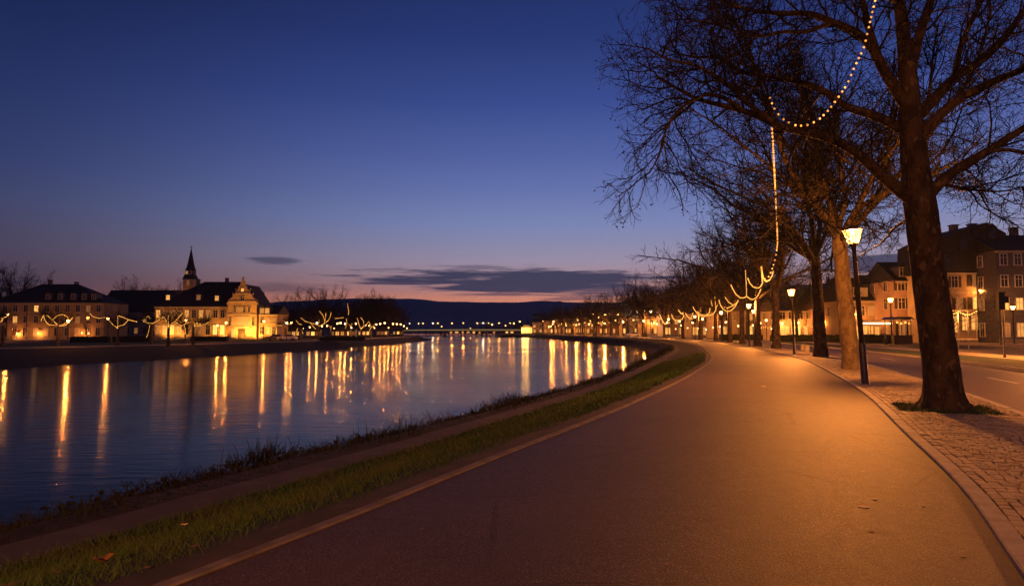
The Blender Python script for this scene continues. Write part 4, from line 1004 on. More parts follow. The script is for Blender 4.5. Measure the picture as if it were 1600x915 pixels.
rope('light_swag', [C8([(565, 555), (580, 580), (605, 602), (635, 590), (640, 578)]), C8([(625, 550), (615, 575), (605, 595)]), C8([(512, 535), (530, 555), (548, 565)])], [(106, 103), (104, 104), (110, 108)], .085, 'small light swag third from the left', SWG)
rope('light_swag', [C8([(455, 562), (462, 590), (480, 610), (510, 612), (540, 602), (553, 570)]), C8([(510, 530), (530, 560), (548, 550)])], [(116, 112), (113, 110)], .095, 'flat light swag second from the left', SWG)
rope('light_swag', [C8([(360, 565), (375, 600), (400, 645), (420, 620), (430, 570)]), C8([(380, 625), (410, 640), (440, 628)])], [(124, 120), (122, 118)], .1, 'leftmost light swag in the shape of a fan', SWG)
# wrapped and strung trees of the far bank
C1 = lambda pts: cx(pts, 0, 370, 4.815); C3 = lambda pts: cx(pts, 420, 430, 6.154); C2 = lambda pts: cx(pts, 220, 370, 5.085)
def light_tree(px, base_y, dep, crown_px, label_tree, label_light, polys, r=.1, h=3.0):
    x, y, z = D(px, base_y, dep); z = ZL; t = empty('pollard_tree', (x, y, z), 0, label_tree, 'tree', 'small light wrapped trees on the far bank')
    rng = np.random.default_rng(int(px)); wd = []; tw = []
    for P in polys:
        Q = path3(P, (dep, dep)); Q = Q[::24] - np.array([x, y, z]); Q[:, 1] += .12; wd.append((Q, np.linspace(.11, .05, len(Q))))
        for q in Q:
            for _ in range(9):
                a, b = wander(rng, q, rng.normal(0, .6, 3) + np.array([0, 0, .7]), rng.uniform(.6, 2.0), .024, .012, 4, .2, .08); tw.append((a, b))
    top = D(*crown_px, dep)[2] - z; trk = np.array([(0, .1, -.1), (0, .1, top * .4), (0, .1, top * .8), (0, .1, top)])
    v1, f1 = tubes([(trk, np.array([.26, .2, .17, .16]))], 8); v2, f2 = tubes(wd, 5)
    link_mesh('trunk', np.concatenate([v1, v2]), np.concatenate([f1, f2 + len(v1)]), M['bark'], t, True)
    v, f = tubes(tw, 3); link_mesh('crown', v, f, M['far_twig'], t)
    rope('light_string', polys, [(dep, dep)] * len(polys), r, label_light, 'light chains wrapped on the trees of the far bank')
light_tree(89, 540, 96, (89, 510), 'small tree with heart shaped lights before the long house on the far bank', 'lights in the shape of a heart on a small tree before the long house', [C1([(305, 635), (325, 592), (345, 640), (370, 660), (430, 665)]), C1([(325, 588), (360, 592), (395, 625), (430, 658)]), C1([(400, 618), (430, 592), (470, 583), (505, 598), (515, 615), (490, 650), (450, 670)]), C1([(548, 605), (520, 640), (490, 665), (445, 668)])], .075)
light_tree(183, 540, 97, (183, 513), 'small tree with lights in a kite shape on the far bank', 'lights in a kite shape with a long arm to the right', [C1([(822, 630), (850, 660), (885, 687)]), C1([(885, 690), (885, 592), (920, 602), (965, 622), (1030, 638)]), C1([(885, 672), (930, 662), (965, 625)])], .075)
light_tree(262, 541, 96, (262, 512), 'wide tree with zigzag lights before the left wing of the town hall', 'widest zigzag of lights on a tree before the left wing of the town hall', [C1([(1100, 645), (1150, 650), (1200, 622), (1232, 600), (1270, 672)]), C1([(1265, 590), (1270, 672)]), C1([(1270, 672), (1330, 622), (1370, 575)]), C1([(1320, 640), (1365, 668), (1420, 640)]), C1([(1385, 660), (1395, 700), (1392, 735)])], .075)
light_tree(301, 538, 108, (303, 505), 'dark slim tree with a squiggle of lights before the town hall', 'small squiggle of lights on the dark slim tree before the town hall', [C2([(412, 705), (430, 680), (425, 715), (450, 675), (448, 715), (475, 680), (470, 715), (500, 690)]), C2([(500, 700), (540, 675)])], .07)
light_tree(3, 541, 95, (3, 508), 'small tree with lights cut by the left edge of the picture', 'short strand of lights cut by the left edge of the picture', [C1([(0, 640), (25, 607), (50, 600)]), C1([(0, 610), (22, 612), (12, 640)])], .075)
rope('light_string', [C1([(675, 575), (700, 600), (745, 612), (790, 605)])], [(97, 97)], .05, 'short free hanging string of lights between the heart and kite light trees', 'light chains wrapped on the trees of the far bank')
light_tree(236, 535, 112, (238, 505), 'small tree with a few short lights left of the widest light tree', 'faint bits of lights left of the widest zigzag of lights', [C2([(45, 640), (60, 625), (75, 650)]), C2([(10, 660), (40, 650)]), C2([(72, 700), (60, 760), (45, 800)])], .06)
light_tree(497, 529, 168, (497, 509), 'large bare tree with lights wound along spreading limbs right of the town hall', 'lights wound along the limbs of the large bare tree right of the town hall', [C3([(310, 410), (350, 442), (400, 456), (450, 470), (490, 487)]), C3([(490, 487), (530, 466), (545, 410), (548, 362)]), C3([(490, 345), (520, 385), (540, 440)]), C3([(600, 355), (592, 395), (570, 435), (530, 466)]), C3([(487, 430), (478, 465)]), C3([(400, 458), (435, 500), (450, 515)])], .11)
light_tree(541, 527, 180, (541, 510), 'slender tree with a tall upright string of lights', 'tall upright string of lights standing above all others on the far bank', [C3([(757, 268), (760, 300), (768, 335), (766, 380)]), C3([(745, 415), (752, 470), (735, 510)]), C3([(640, 414), (680, 410), (722, 405)]), C3([(770, 470), (790, 495), (800, 460)])], .11)
light_tree(564, 526, 195, (564, 513), 'tree with lights in a harp shape by the rounded dark trees', 'lights in a harp shape by the rounded dark trees', [C3([(850, 412), (868, 475), (887, 522)]), C3([(887, 522), (912, 480), (914, 445), (885, 405)]), C3([(962, 445), (930, 478), (900, 505)])], .12)
light_tree(578, 526, 205, (578, 514), 'small tree with lights in a fork shape right of the harp shaped lights', 'lights in a fork shape right of the harp shaped lights', [C3([(965, 448), (985, 495), (966, 540)]), C3([(1000, 490), (972, 510)]), C3([(1030, 460), (1000, 490)])], .12)
light_tree(517, 528, 172, (517, 514), 'thin white lit tree just right of the large bare tree with lights', 'lights in a y shape on the thin white lit tree', [C3([(572, 480), (595, 500), (598, 545)]), C3([(605, 482), (597, 505)])], .11)
light_tree(445, 529, 158, (446, 512), 'small tree with flat lights above the parked pale car', 'flat dashes of lights above the parked pale car', [C3([(75, 480), (130, 482)]), C3([(150, 440), (165, 470), (215, 468)]), C3([(178, 438), (170, 462)])], .1)
light_tree(468, 529, 160, (468, 512), 'small tree with bits of lights left of the large bare tree with lights', 'crooked bits of lights left of the large bare tree with lights', [C3([(265, 435), (290, 468), (318, 472)]), C3([(278, 505), (265, 545)]), C3([(315, 520), (330, 560)])], .1)
# ------------------------------------------------------------------ buildings
def plaster(name, a, b): return mat(name, a, b, .9, .5, 6.0, .25, 12.0, .01, lo=.3, hi=.75)
M['cream'] = plaster('cream_plaster', (.42, .34, .25), (.3, .24, .17)); M['pink'] = plaster('rose_plaster', (.36, .25, .2), (.27, .19, .15))
M['ochre'] = plaster('ochre_plaster', (.4, .3, .17), (.28, .21, .12)); M['grey'] = plaster('grey_plaster', (.3, .29, .28), (.22, .21, .2))
M['sand'] = plaster('sandstone', (.5, .37, .2), (.34, .24, .12)); M['brick'] = plaster('brick_red_plaster', (.26, .13, .09), (.18, .09, .07))
M['slatewall'] = mat('slate_cladding', (.11, .105, .12), (.075, .072, .085), .7, 3.0, 5.0, .3, 10.0, .02)
def roofmat(name, a):
    m, t = new_mat(name); mp = t.n('ShaderNodeMapping', Vector=t.co, Scale=(1.0, 1.0, 1.0)).outputs[0]
    br = t.n('ShaderNodeTexBrick', Vector=mp, Scale=1.0, Color1=(*a, 1), Color2=(*[c * .7 for c in a], 1), Mortar=(*[c * .4 for c in a], 1)); br.inputs['Brick Width'].default_value = .35; br.inputs['Row Height'].default_value = .22; br.inputs['Mortar Size'].default_value = .02
    t.set(t.b.inputs['Base Color'], t.mix(t.math('MULTIPLY', t.noise(t.co, .6, 4.0), .6), br.outputs['Color'], tuple(c * .55 for c in a))); t.set(t.b.inputs['Roughness'], .85); return m
M['slate'] = roofmat('slate_roof', (.024, .024, .028)); M['tile'] = roofmat('tile_roof', (.075, .05, .042))
M['trim'] = mat('painted_trim', (.5, .46, .4), (.4, .37, .32), .6, 4.0); M['whiteframe'] = mat('white_window_frame', (.62, .6, .57), (.5, .48, .46), .5, 4.0)
M['shutter'] = mat('dark_shutter', (.05, .035, .028), (.035, .026, .022), .6, 8.0); M['door'] = mat('dark_door', (.06, .04, .03), (.04, .028, .02), .5, 5.0)
mg, t = new_mat('dark_window_glass'); t.set(t.b.inputs['Base Color'], (.02, .02, .025)); t.set(t.b.inputs['Roughness'], .08); t.set(t.b.inputs['Specular IOR Level'], .6); M['pane'] = mg
M['lit'] = emit('lit_window', (1.0, .44, .09), .9, var=.9); M['lit2'] = emit('bright_lit_window', (1.0, .48, .1), 1.8, var=.6); M['dimlit'] = emit('dim_lit_window', (1.0, .4, .09), .22, var=.9)
M['shop'] = emit('shop_glow', (1.0, .44, .09), 1.0, var=.7); M['strip'] = emit('glow_strip', (1.0, .66, .3), 3.5); M['deckglow'] = emit('added_deck_glow', (.9, .68, .28), .22)
WM = {}
def win_mesh(w_, h_, kind, frame):
    key = (round(w_, 2), round(h_, 2), kind, frame)
    if key in WM: return WM[key]
    fw = .09; b = MB()
    b.box((-w_ / 2 - fw / 2, -.05, 0), (fw, .14, h_ + 2 * fw)).box((w_ / 2 + fw / 2, -.05, 0), (fw, .14, h_ + 2 * fw)).box((0, -.05, h_ / 2 + fw / 2), (w_ - .001, .139, fw)).box((0, -.06, -h_ / 2 - fw / 2), (w_ + .3, .2, fw))
    b.box((0, -.035, 0), (.06, .06, h_)); b.box((-w_ / 4 - .01, -.034, h_ * .18), (w_ / 2 - .05, .05, .05)); b.box((w_ / 4 + .01, -.034, h_ * .18), (w_ / 2 - .05, .05, .05))
    o = b.build('window', M[frame]); p = MB().box((0, -.012, 0), (w_, .02, h_)).build('pane', M[kind]); WM[key] = (o.data, p.data)
    bpy.data.objects.remove(o); bpy.data.objects.remove(p); return WM[key]
def window(par_, x, z, w_, h_, kind='pane', frame='trim', shut=False, y=0.0, rz=0.0):
    fm, pm = win_mesh(w_, h_, kind, frame); o = link('window', fm, par_); o.location = (x, y, z); o.rotation_euler = (0, 0, rz); p = link('pane', pm, o)
    if shut:
        for s in (-1, 1):
            key = ('sh', round(w_, 2), round(h_, 2))
            if key not in WM:
                q = MB().box((0, -.05, 0), (w_ * .48, .05, h_)).build('shutter', M['shutter']); WM[key] = q.data; bpy.data.objects.remove(q)
            q = link('shutter', WM[key], par_); q.location = (x + s * (w_ * .76 + .1), y - .005, z)
    return o
def roof_part(t, kind, w_, d, eave, ridge, m, ov=.35, hipl=None, name='roof'):
    b = MB(); x0, x1, y0, y1 = -w_ / 2 - ov, w_ / 2 + ov, -ov, d + ov; e = eave - .05; r = ridge
    if kind == 'gx': b.add([(x0, y0, e), (x1, y0, e), (x1, y1, e), (x0, y1, e), (x0 + .1, d / 2, r), (x1 - .1, d / 2, r)], [(0, 1, 5, 4), (2, 3, 4, 5), (0, 4, 3), (1, 2, 5), (3, 2, 1, 0)])
    elif kind == 'gy': b.add([(x0, y0, e), (x1, y0, e), (x1, y1, e), (x0, y1, e), (0, y0 + .1, r), (0, y1 - .1, r)], [(0, 1, 4), (1, 2, 5, 4), (2, 3, 5), (3, 0, 4, 5), (3, 2, 1, 0)])
    elif kind == 'hip':
        a, c = hipl if hipl else (min(d, w_) / 2,) * 2
        b.add([(x0, y0, e), (x1, y0, e), (x1, y1, e), (x0, y1, e), (x0 + a, d / 2, r), (x1 - c, d / 2, r)], [(0, 1, 5, 4), (2, 3, 4, 5), (0, 4, 3), (1, 2, 5), (3, 2, 1, 0)])
    elif kind == 'mansard':
        q = 1.1; mz = e + (r - e) * .68
        b.add([(x0, y0, e), (x1, y0, e), (x1, y1, e), (x0, y1, e), (x0 + q, y0 + q, mz), (x1 - q, y0 + q, mz), (x1 - q, y1 - q, mz), (x0 + q, y1 - q, mz), (x0 + q * 3, d / 2, r), (x1 - q * 3, d / 2, r)],
              [(0, 1, 5, 4), (1, 2, 6, 5), (2, 3, 7, 6), (3, 0, 4, 7), (4, 5, 9, 8), (6, 7, 8, 9), (5, 6, 9), (7, 4, 8), (3, 2, 1, 0)])
    o = b.build(name, m, t)
    MB().box((0, -ov - .045, eave - .13), (w_ + 2 * ov, .09, .12)).build('gutter', M['metal'], t)
    return o
def slope_y(kind, z, d, eave, ridge, ov=.35):
    if kind == 'mansard': mz = eave + (ridge - eave) * .68; return -ov + 1.1 * (z - eave) / (mz - eave)
    return -ov + (d / 2 + ov) * (z - eave) / (ridge - eave)
def dormer(t, x, z, w_, h_, yf, lit, m, wall, frame='trim'):
    o = MB().box((0, 1.2, 0), (w_ + .35, 2.4, h_ + .35)).build('dormer', wall, t); o.location = (x, yf - .35, z)
    MB().prism([(-w_ / 2 - .35, h_ / 2 + .17), (w_ / 2 + .35, h_ / 2 + .17), (0, h_ / 2 + .75)], -.15, 2.3).build('dormer_roof', m, o)
    fm, pm = win_mesh(w_, h_, lit, frame); q = link('window', fm, o); p = link('pane', pm, o)
    return o
def house(label, px0, px1, dep, eave_y, ridge_y, wall, roof, rk='gx', d=9.0, rz=0.0, rows=(), cols=3, ww=.95, lit=(), lit2=(), dim=(), shut=False, frame='trim', dorm=(), chim=(), group=None, z=0.0, cat='house', name='town_house', shop=None, door=None, hipl=None, kind0='pane'):
    c = D((px0 + px1) / 2, HOR, dep); w_ = (px1 - px0) / F * dep / max(.5, math.cos(rz)); eave = (HOR - eave_y) / F * dep + CAMH - z; ridge = (HOR - ridge_y) / F * dep + CAMH - z
    t = empty(name, (c[0], dep, z), rz, label, cat, group)
    MB().box((0, d / 2, (eave - .1) / 2 - .1), (w_, d, eave + .1)).build('wall', M[wall], t)
    pl = MB().box((0, -.03, .3), (w_ + .06, .09, .7)); pl.build('plinth', M['stone'], t)
    roof_part(t, rk, w_, d, eave, ridge, M[roof], hipl=hipl)
    for r, (zc, h_) in enumerate(rows):
        for k in range(cols):
            x = -w_ / 2 + w_ * (k + .5) / cols; key = (r, k)
            kd = 'lit2' if key in lit2 else 'lit' if key in lit else 'dimlit' if key in dim else kind0
            window(t, x, zc, ww, h_, kd, frame, shut)
    if ridge > eave: MB().box((0, -.1, eave - .32), (w_ + .2, .24, .22)).build('cornice', M['trim'], t)
    if px0 > 1000:
        for r, (zc, h_) in enumerate(rows):
            for yy in (.3, .7): window(t, -w_ / 2, zc, ww, h_, 'dimlit' if (int(px0) + r + int(yy * 10)) % 5 == 0 else 'pane', frame, shut and False, y=d * yy, rz=-PI / 2)
    for (x, ww2, h_, kd) in (shop or ()): window(t, x * w_, .35 + h_ / 2, ww2, h_, kd, frame)
    if door is not None:
        o = MB().box((0, -.03, 1.05), (1.0, .08, 2.1)).box((-.56, -.05, 1.1), (.12, .13, 2.25)).box((.56, -.05, 1.1), (.12, .13, 2.25)).box((0, -.05, 2.2), (1.0, .13, .14)).build('door', M['door'], t); o.location = (door * w_, 0, 0)
    for (x, zz, lt) in dorm:
        yf = slope_y(rk, zz - .6, d, eave, ridge); dormer(t, x * w_, zz, .9, 1.15, yf, lt, M[roof], M['slatewall'])
    for (x, hh) in chim: MB().box((x * w_, d / 2 + .4, ridge + hh / 2 - .5), (.7, .9, hh + 1)).box((x * w_, d / 2 + .4, ridge + hh + .06), (.86, 1.05, .12)).build('chimney', M['slatewall'], t)
    t['_w'] = w_; t['_e'] = eave; return t
# --- right hand street row
RG = 'houses along the street on the right'
R1 = house('tall slate grey house with white framed windows at the right edge of the picture', 1561, 1672, 88, 389, 358, 'slatewall', 'slate', 'gx', 10, .0, rows=[(1.75, 1.7), (5.1, 1.45), (8.05, 1.45), (10.85, 1.4)], cols=5, ww=.85, lit=[(1, 0), (1, 1), (0, 1)], dim=[(0, 0), (1, 2), (0, 2)], frame='whiteframe', chim=[(-.2, 1.1), (.2, 1.0)], group=RG, door=.32)
R2 = empty('town_house', (D(1513, HOR, 92)[0], 92, 0), 0, 'house with the biggest dark roof behind the nearest trunk', 'house', RG)
_k = 92 / F; fx_ = lambda p: (p - 1513) * _k; fz_ = lambda y: (HOR - y) * _k + CAMH
MB().box((0, 5, 4.7), ((1560 - 1466) * _k, 10, fz_(424) + .1 - .1)).build('wall', M['cream'], R2)
MB().box((0, -.03, .3), ((1560 - 1466) * _k + .06, .09, .7)).build('plinth', M['stone'], R2)
MB().prism([(fx_(1463), fz_(424)), (fx_(1563), fz_(424)), (fx_(1575), fz_(364)), (fx_(1545), fz_(347)), (fx_(1500), fz_(360)), (fx_(1466), fz_(377))], -.4, 9).build('roof', M['slate'], R2)
for px, y, w_, h_, kd, sh in [(1478, 440, .8, 1.5, 'pane', 0), (1494, 440, .8, 1.5, 'pane', 1), (1529, 438, 1.2, 1.5, 'dimlit', 1), (1551, 438, .55, 1.5, 'lit', 0), (1478, 474, .8, 1.5, 'pane', 0), (1500, 474, .8, 1.5, 'dimlit', 1), (1528, 473, 1.15, 1.6, 'lit2', 1), (1553, 474, .7, 1.5, 'lit', 0),
                              (1524, 504, 1.1, 1.9, 'lit', 0), (1543, 506, .9, 1.9, 'dimlit', 0), (1508, 505, .8, 1.8, 'lit', 0), (1488, 506, 1.6, 2.2, 'shop', 0), (1473, 506, 1.2, 2.2, 'lit2', 0)]:
    window(R2, fx_(px), fz_(y), w_, h_, kd, 'trim', bool(sh))
for x_, z_ in ((1522, 15.95), (1552, 16.1)): MB().box((fx_(x_), 3.5, z_ - .3), (.8, .9, 1.5)).box((fx_(x_), 3.5, z_ + .5), (1.0, 1.1, .14)).build('chimney', M['slatewall'], R2)
MB().box((0, -.12, fz_(424) - .28), ((1560 - 1466) * _k + .2, .26, .22)).build('cornice', M['trim'], R2)
MB().box((0, -.04, fz_(457)), ((1560 - 1466) * _k, .1, .14)).build('string_course', M['trim'], R2)
for px, y in ((1480, 411), (1546, 408), (1505, 383), (1550, 365)):
    dormer(R2, fx_(px), fz_(y), .75, 1.25, -.35, 'pane', M['slate'], M['slate'], 'metal')
house('rose house with shutters between the nearest trunk and the slim rose house', 1402, 1466, 99, 437, 404, 'pink', 'slate', 'gx', 9, 0, rows=[(2.0, 2.0), (5.6, 1.5), (8.2, 1.4)], cols=4, lit=[(0, 1)], dim=[(0, 2), (0, 0), (1, 3)], shut=True, dorm=[(-.3, 10.2, 'pane'), (.1, 10.2, 'pane')], chim=[(.3, 1)], group=RG)
house('slim pale rose house left of the rose house with shutters', 1368, 1401, 105, 441, 426, 'pink', 'slate', 'gx', 8, 0, rows=[(5.0, 1.4), (7.6, 1.3)], cols=2, dim=[(0, 0)], group=RG, door=-.2)
AW = house('ochre house with steep dark roof and the lit shop awning on the street', 1326, 1369, 105, 468, 430, 'ochre', 'slate', 'gx', 9, 0, rows=[(4.7, 1.4)], cols=3, ww=.85, dim=[(0, 2)], dorm=[(.1, 7.6, 'dimlit'), (-.28, 7.6, 'pane')], shop=[(-.25, 1.2, 2.0, 'shop')], group=RG)
house('small house with two wall lamps left of the lamplit trunk', 1286, 1327, 114, 481, 458, 'pink', 'tile', 'gx', 8, 0, rows=[(4.4, 1.2)], cols=3, dim=[(0, 0)], shop=[(.3, 1.3, 2.0, 'shop')], group=RG, door=-.2)
house('low house with cafe windows left of the third dark trunk', 1216, 1285, 120, 484, 463, 'cream', 'tile', 'gx', 9, 0, rows=[(4.3, 1.2)], cols=5, shop=[(-.35, 1.5, 2.1, 'shop'), (-.1, 1.5, 2.1, 'lit2'), (.18, 1.5, 2.1, 'shop'), (.38, 1.5, 2.1, 'lit')], group=RG)
house('yellow lit house between the fourth and fifth trunks', 1166, 1214, 134, 484, 466, 'ochre', 'tile', 'gx', 9, 0, rows=[(4.4, 1.3)], cols=4, lit=[(0, 0)], dim=[(0, 2)], shop=[(-.3, 1.4, 2.2, 'lit2'), (.1, 1.4, 2.2, 'shop')], group=RG)
house('cream house with glowing shop front left of the fifth trunk', 1122, 1164, 150, 486, 470, 'cream', 'tile', 'gx', 9, 0, rows=[(4.6, 1.3)], cols=4, lit=[(0, 3)], shop=[(-.32, 1.8, 2.2, 'shop'), (0, 1.8, 2.2, 'lit2'), (.32, 1.8, 2.2, 'shop')], group=RG)
house('cream house behind the broad double light swag', 1080, 1120, 172, 489, 474, 'cream', 'tile', 'hip', 9, 0, rows=[(4.4, 1.3)], cols=4, dim=[(0, 1)], shop=[(-.3, 1.8, 2.2, 'shop'), (.1, 1.8, 2.2, 'shop')], group=RG)
house('low house behind the leftmost light swags', 1036, 1078, 200, 492, 478, 'ochre', 'tile', 'gx', 9, 0, rows=[(4.3, 1.3)], cols=5, lit=[(0, 2)], shop=[(-.35, 1.8, 2.2, 'lit2'), (.2, 1.8, 2.2, 'shop')], group=RG)
# shop awning with lit front
a = D(1369, HOR, 98); aw = empty('shop_awning', (a[0], 98, 0), 0, 'long white lit awning over the glowing shop front on the street', 'awning'); _w = 50 / F * 98
MB().add([(-_w / 2, 0, 2.55), (_w / 2, 0, 2.55), (_w / 2, 3.4, 3.3), (-_w / 2, 3.4, 3.3), (-_w / 2, 0, 2.48), (_w / 2, 0, 2.48), (_w / 2, 3.4, 3.23), (-_w / 2, 3.4, 3.23)], [(0, 1, 2, 3), (7, 6, 5, 4), (0, 4, 5, 1), (1, 5, 6, 2), (2, 6, 7, 3), (3, 7, 4, 0)]).build('canopy', M['trim'], aw)
MB().box((0, -.04, 2.7), (_w, .06, .22)).build('glow_strip', M['strip'], aw)
for s in (-.5, -.17, .17, .5): MB().bar((s * (_w - .1), .05, 0), (s * (_w - .1), .05, 2.48), .07).build('post', M['metal'], aw)
for k in range(5): window(aw, (k - 2) * _w / 5, 1.35, _w / 5 - .3, 1.9, 'shop', 'trim', y=3.2)
point('awning_light', (0, 1.6, 2.3), 260, WARM, .4, aw)
# glowing kiosk
kp_ = D(1410, HOR, 80); ki = empty('kiosk', (kp_[0] , 80, .065), .1, 'open metal kiosk with hanging lanterns beside the nearest trunk', 'kiosk')
for x in (-1.05, 1.05):
    for y in (0, 1.6): MB().bar((x, y, 0), (x, y, 2.9), .09).build('post', M['metal'], ki)
MB().prism([(-1.35, 2.9), (1.35, 2.9), (.9, 3.2), (-.9, 3.2)], -.35, 1.95).build('roof', M['metal'], ki)
MB().box((0, .1, .5), (2.3, .5, 1.0)).box((0, .05, 1.03), (2.5, .7, .06)).build('counter', M['door'], ki)
for i, x in enumerate((-.7, -.2, .35, .8)):
    MB().ball((x, -.1, 2.55 - .12 * (i % 2)), .13, 8, 6).build('lantern', M['bulb'], ki, True)
point('kiosk_light', (0, .6, 2.3), 160, WARM, .2, ki)
for dx, lab in ((-2.1, 'dark planter pot at the left of the kiosk'), (2.2, 'dark planter pot at the right of the kiosk')):
    p = empty('planter', (kp_[0] + dx, 79.6, .065), 0, lab, 'planter', 'planters beside the kiosk'); MB().lathe([(.28, 0), (.38, .6), (.42, .62), (.42, .7), (.36, .7)], 12).build('pot', M['black'], p)
    V = crown_cloud(np.random.default_rng(3), (0, 0, .55), 1.5, .5, 420); link_mesh('plant', V, np.arange(len(V)).reshape(-1, 3), M['hedge'], p)
# white frame with a row of bulbs, at the right of the trunk
fp = D(1505, HOR, 61); fr = empty('lit_pergola', (fp[0], 61, .035), .05, 'white post frame with warm bulbs strung along its top rail', 'pergola'); q = 61 / F
fxp = lambda p: (p - 1505) * q
for px in (1488, 1497, 1513, 1527): MB().bar((fxp(px), 0, -.1 if px in (1497, 1513) else .85), (fxp(px), 0, 3.35), .07).build('post', M['metal_pale'], fr)
MB().bar((fxp(1482), 0, .85), (fxp(1528), 0, .85), .1).build('rail', M['trim'], fr)
MB().bar((fxp(1466), 0, 3.35), (fxp(1528), 0, 3.4), .05).build('top_rail', M['metal_pale'], fr)
rr = random.Random(2)
for k in range(17):
    o = link('bulb', BM, fr); u = k / 16; o.location = (fxp(1468 + 59 * u), -.05, 3.3 - .28 * math.sin(PI * ((u * 2) % 1)) + rr.uniform(-.03, .03)); o.scale = (2.2,) * 3
point('frame_light', (0, -.6, 2.9), 700, WARM, .3, fr)
# traffic light, posts, wall lamps
tp_ = G(1570, 559); tl_ = empty('traffic_light', (*tp_[:2], .06), 0, 'dark traffic light on a slim pole at the lawn edge on the right', 'traffic light')
MB().lathe([(.09, -.05), (.075, .1), (.06, .15), (.055, 3.0), (.05, 3.75)], 10).build('pole', M['metal'], tl_, True)
hd = MB().box((-.12, .02, 3.3), (.36, .28, 1.0)).box((-.12, .02, 3.84), (.44, .36, .07)).build('signal_head', M['black'], tl_)
for z in (3.0, 3.3, 3.6): MB().lathe([(.12, 0), (.13, .16), (.11, .16), (.1, 0)], 10).build('visor', M['black'], hd, loc=(-.12, .22, z)).rotation_euler = (-PI / 2, 0, 0)
MB().box((.18, -.05, 3.42), (.3, .05, .4)).build('sign_panel', M['black'], tl_)
def post(px, y, h, label):
    p = G(px, y, .06); t = empty('post', p, 0, label, 'post', 'dark posts before the slate grey house'); t.name = 'street_post'
    MB().lathe([(.14, -.1), (.1, .12), (.07, .2), (.06, h)], 10).build('shaft', M['metal'], t, True); MB().ball((0, 0, h + .05), .1, 8, 6).build('finial', M['metal'], t, True)
post(1564, 538, 4.3, 'dark post right behind the traffic light')
lp_ = D(1584, HOR, 84); make_lamp('street_lamp', (lp_[0], 84, .06), 4.6, 'dark post lamp before the slate grey house at the right', SG, 1100, glass='glass_far', detail=10)
def wall_lamp(px, y, dep, label, e=800, r=.2):
    p = D(px, y, dep); t = empty('wall_lamp', p, 0, label, 'wall lamp', 'wall lamps on the houses at the right'); MB().bar((0, .6, .25), (0, 0, .25), .05).build('bracket', M['metal'], t)
    MB().lathe([(.1 * r / .2, -r), (r, .1), (r * .9, .14)], 8).build('lamp_shade', M['glass_far'], t); MB().lathe([(r * 1.1, .145), (.05, .28)], 8).build('cap', M['metal'], t)
    point('lamp_light', (0, -.25, -.1), e, WARM, .1, t)
wall_lamp(1532, 454, 91.2, 'wall lamp between the window rows of the house with the biggest roof')
wall_lamp(1289, 486, 113.3, 'upper wall lamp on the small house left of the lamplit trunk'); wall_lamp(1287, 504, 113.2, 'lower wall lamp on the small house left of the lamplit trunk')
wall_lamp(1335, 491, 104.2, 'wall lamp on the ochre house behind the nearest lamp post'); wall_lamp(1425, 500, 98.2, 'wall lamp low on the rose house with shutters', 500); wall_lamp(1433, 494, 98.0, 'wall lamp close beside the nearest trunk on the rose house', 500)
wall_lamp(1312, 508, 113.0, 'wall lamp at the shop window right of the small house lamps', 420); wall_lamp(1222, 505, 119.2, 'wall lamp at the left end of the low house with cafe windows', 420); wall_lamp(1247, 504, 119.2, 'wall lamp over the middle cafe window', 420)
for px, y, lab in ((27, 521, 'wall lamp added to light the left end of the long house'), (60, 520, 'wall lamp added to light the ground floor of the long house'), (128, 520, 'wall lamp added to light the right part of the long house')):
    wall_lamp(px, y, 167.2, lab, 420, .14)  # lamps added to give the house front a low orange glow
# string of bulbs at the cafe
def cafe_string(px0, px1, y, dep, n, label):
    p0_ = D(px0, y, dep); p1_ = D(px1, y, dep); t = empty('light_string', p0_, 0, label, 'string lights'); ps = [((p1_[0] - p0_[0]) * i / 40, 0, -.35 * abs(math.sin(PI * 3 * i / 40))) for i in range(41)]
    MB().tube(ps, .015, 4).build('wire', M['wire'], t)
    for k in range(n): o = link('bulb', BM, t); q = ps[int(40 * k / (n - 1))]; o.location = q; o.scale = (3.4,) * 3
cafe_string(1236, 1276, 507, 112, 13, 'string of warm bulbs over the cafe front between the second and third trunks')
cafe_string(1186, 1214, 509, 122, 9, 'string of warm bulbs before the yellow lit house')
# hedges
def hedge(px0, px1, dep, h, label, z=0.0):
    a, b = D(px0, HOR, dep)[0], D(px1, HOR, dep)[0]; t = MB(); o = empty('hedge', ((a + b) / 2, dep, z), 0, label, 'hedge', 'clipped hedges'); rng = np.random.default_rng(int(px0)); w_ = b - a
    nx, nz_ = max(8, int(w_ / .35)), 4; V = []; 
    prof = [(-.5, 0), (-.52, h * .5), (-.45, h * .95), (0, h * 1.04), (.45, h * .95), (.52, h * .5), (.5, 0)]; n = len(prof)
    for i in range(nx + 1):
        for y, zz in prof: V.append((-w_ / 2 + w_ * i / nx + rng.normal(0, .03), y + rng.normal(0, .06), max(-.05, zz + rng.normal(0, .06) * (zz > 0))))
    f = [(i * n + k, (i + 1) * n + k, (i + 1) * n + k + 1, i * n + k + 1) for i in range(nx) for k in range(n - 1)] + [tuple(range(n)), tuple(nx * n + k for k in range(n - 1, -1, -1))]
    link_mesh('foliage', V, f, M['hedge'], o)
    m_ = int(w_ * 130); c = np.stack([rng.uniform(-w_ / 2, w_ / 2, m_), rng.uniform(-.55, .55, m_), rng.uniform(.1, h * 1.08, m_)], 1); a1 = rng.normal(0, .09, (m_, 3)); a2 = rng.normal(0, .09, (m_, 3))
    V2 = np.stack([c - a1, c + a2, c + a1], 1).reshape(-1, 3); o2 = link_mesh('leaves', V2, np.arange(len(V2)).reshape(-1, 3), M['hedge'], o); o2['kind'] = 'stuff'
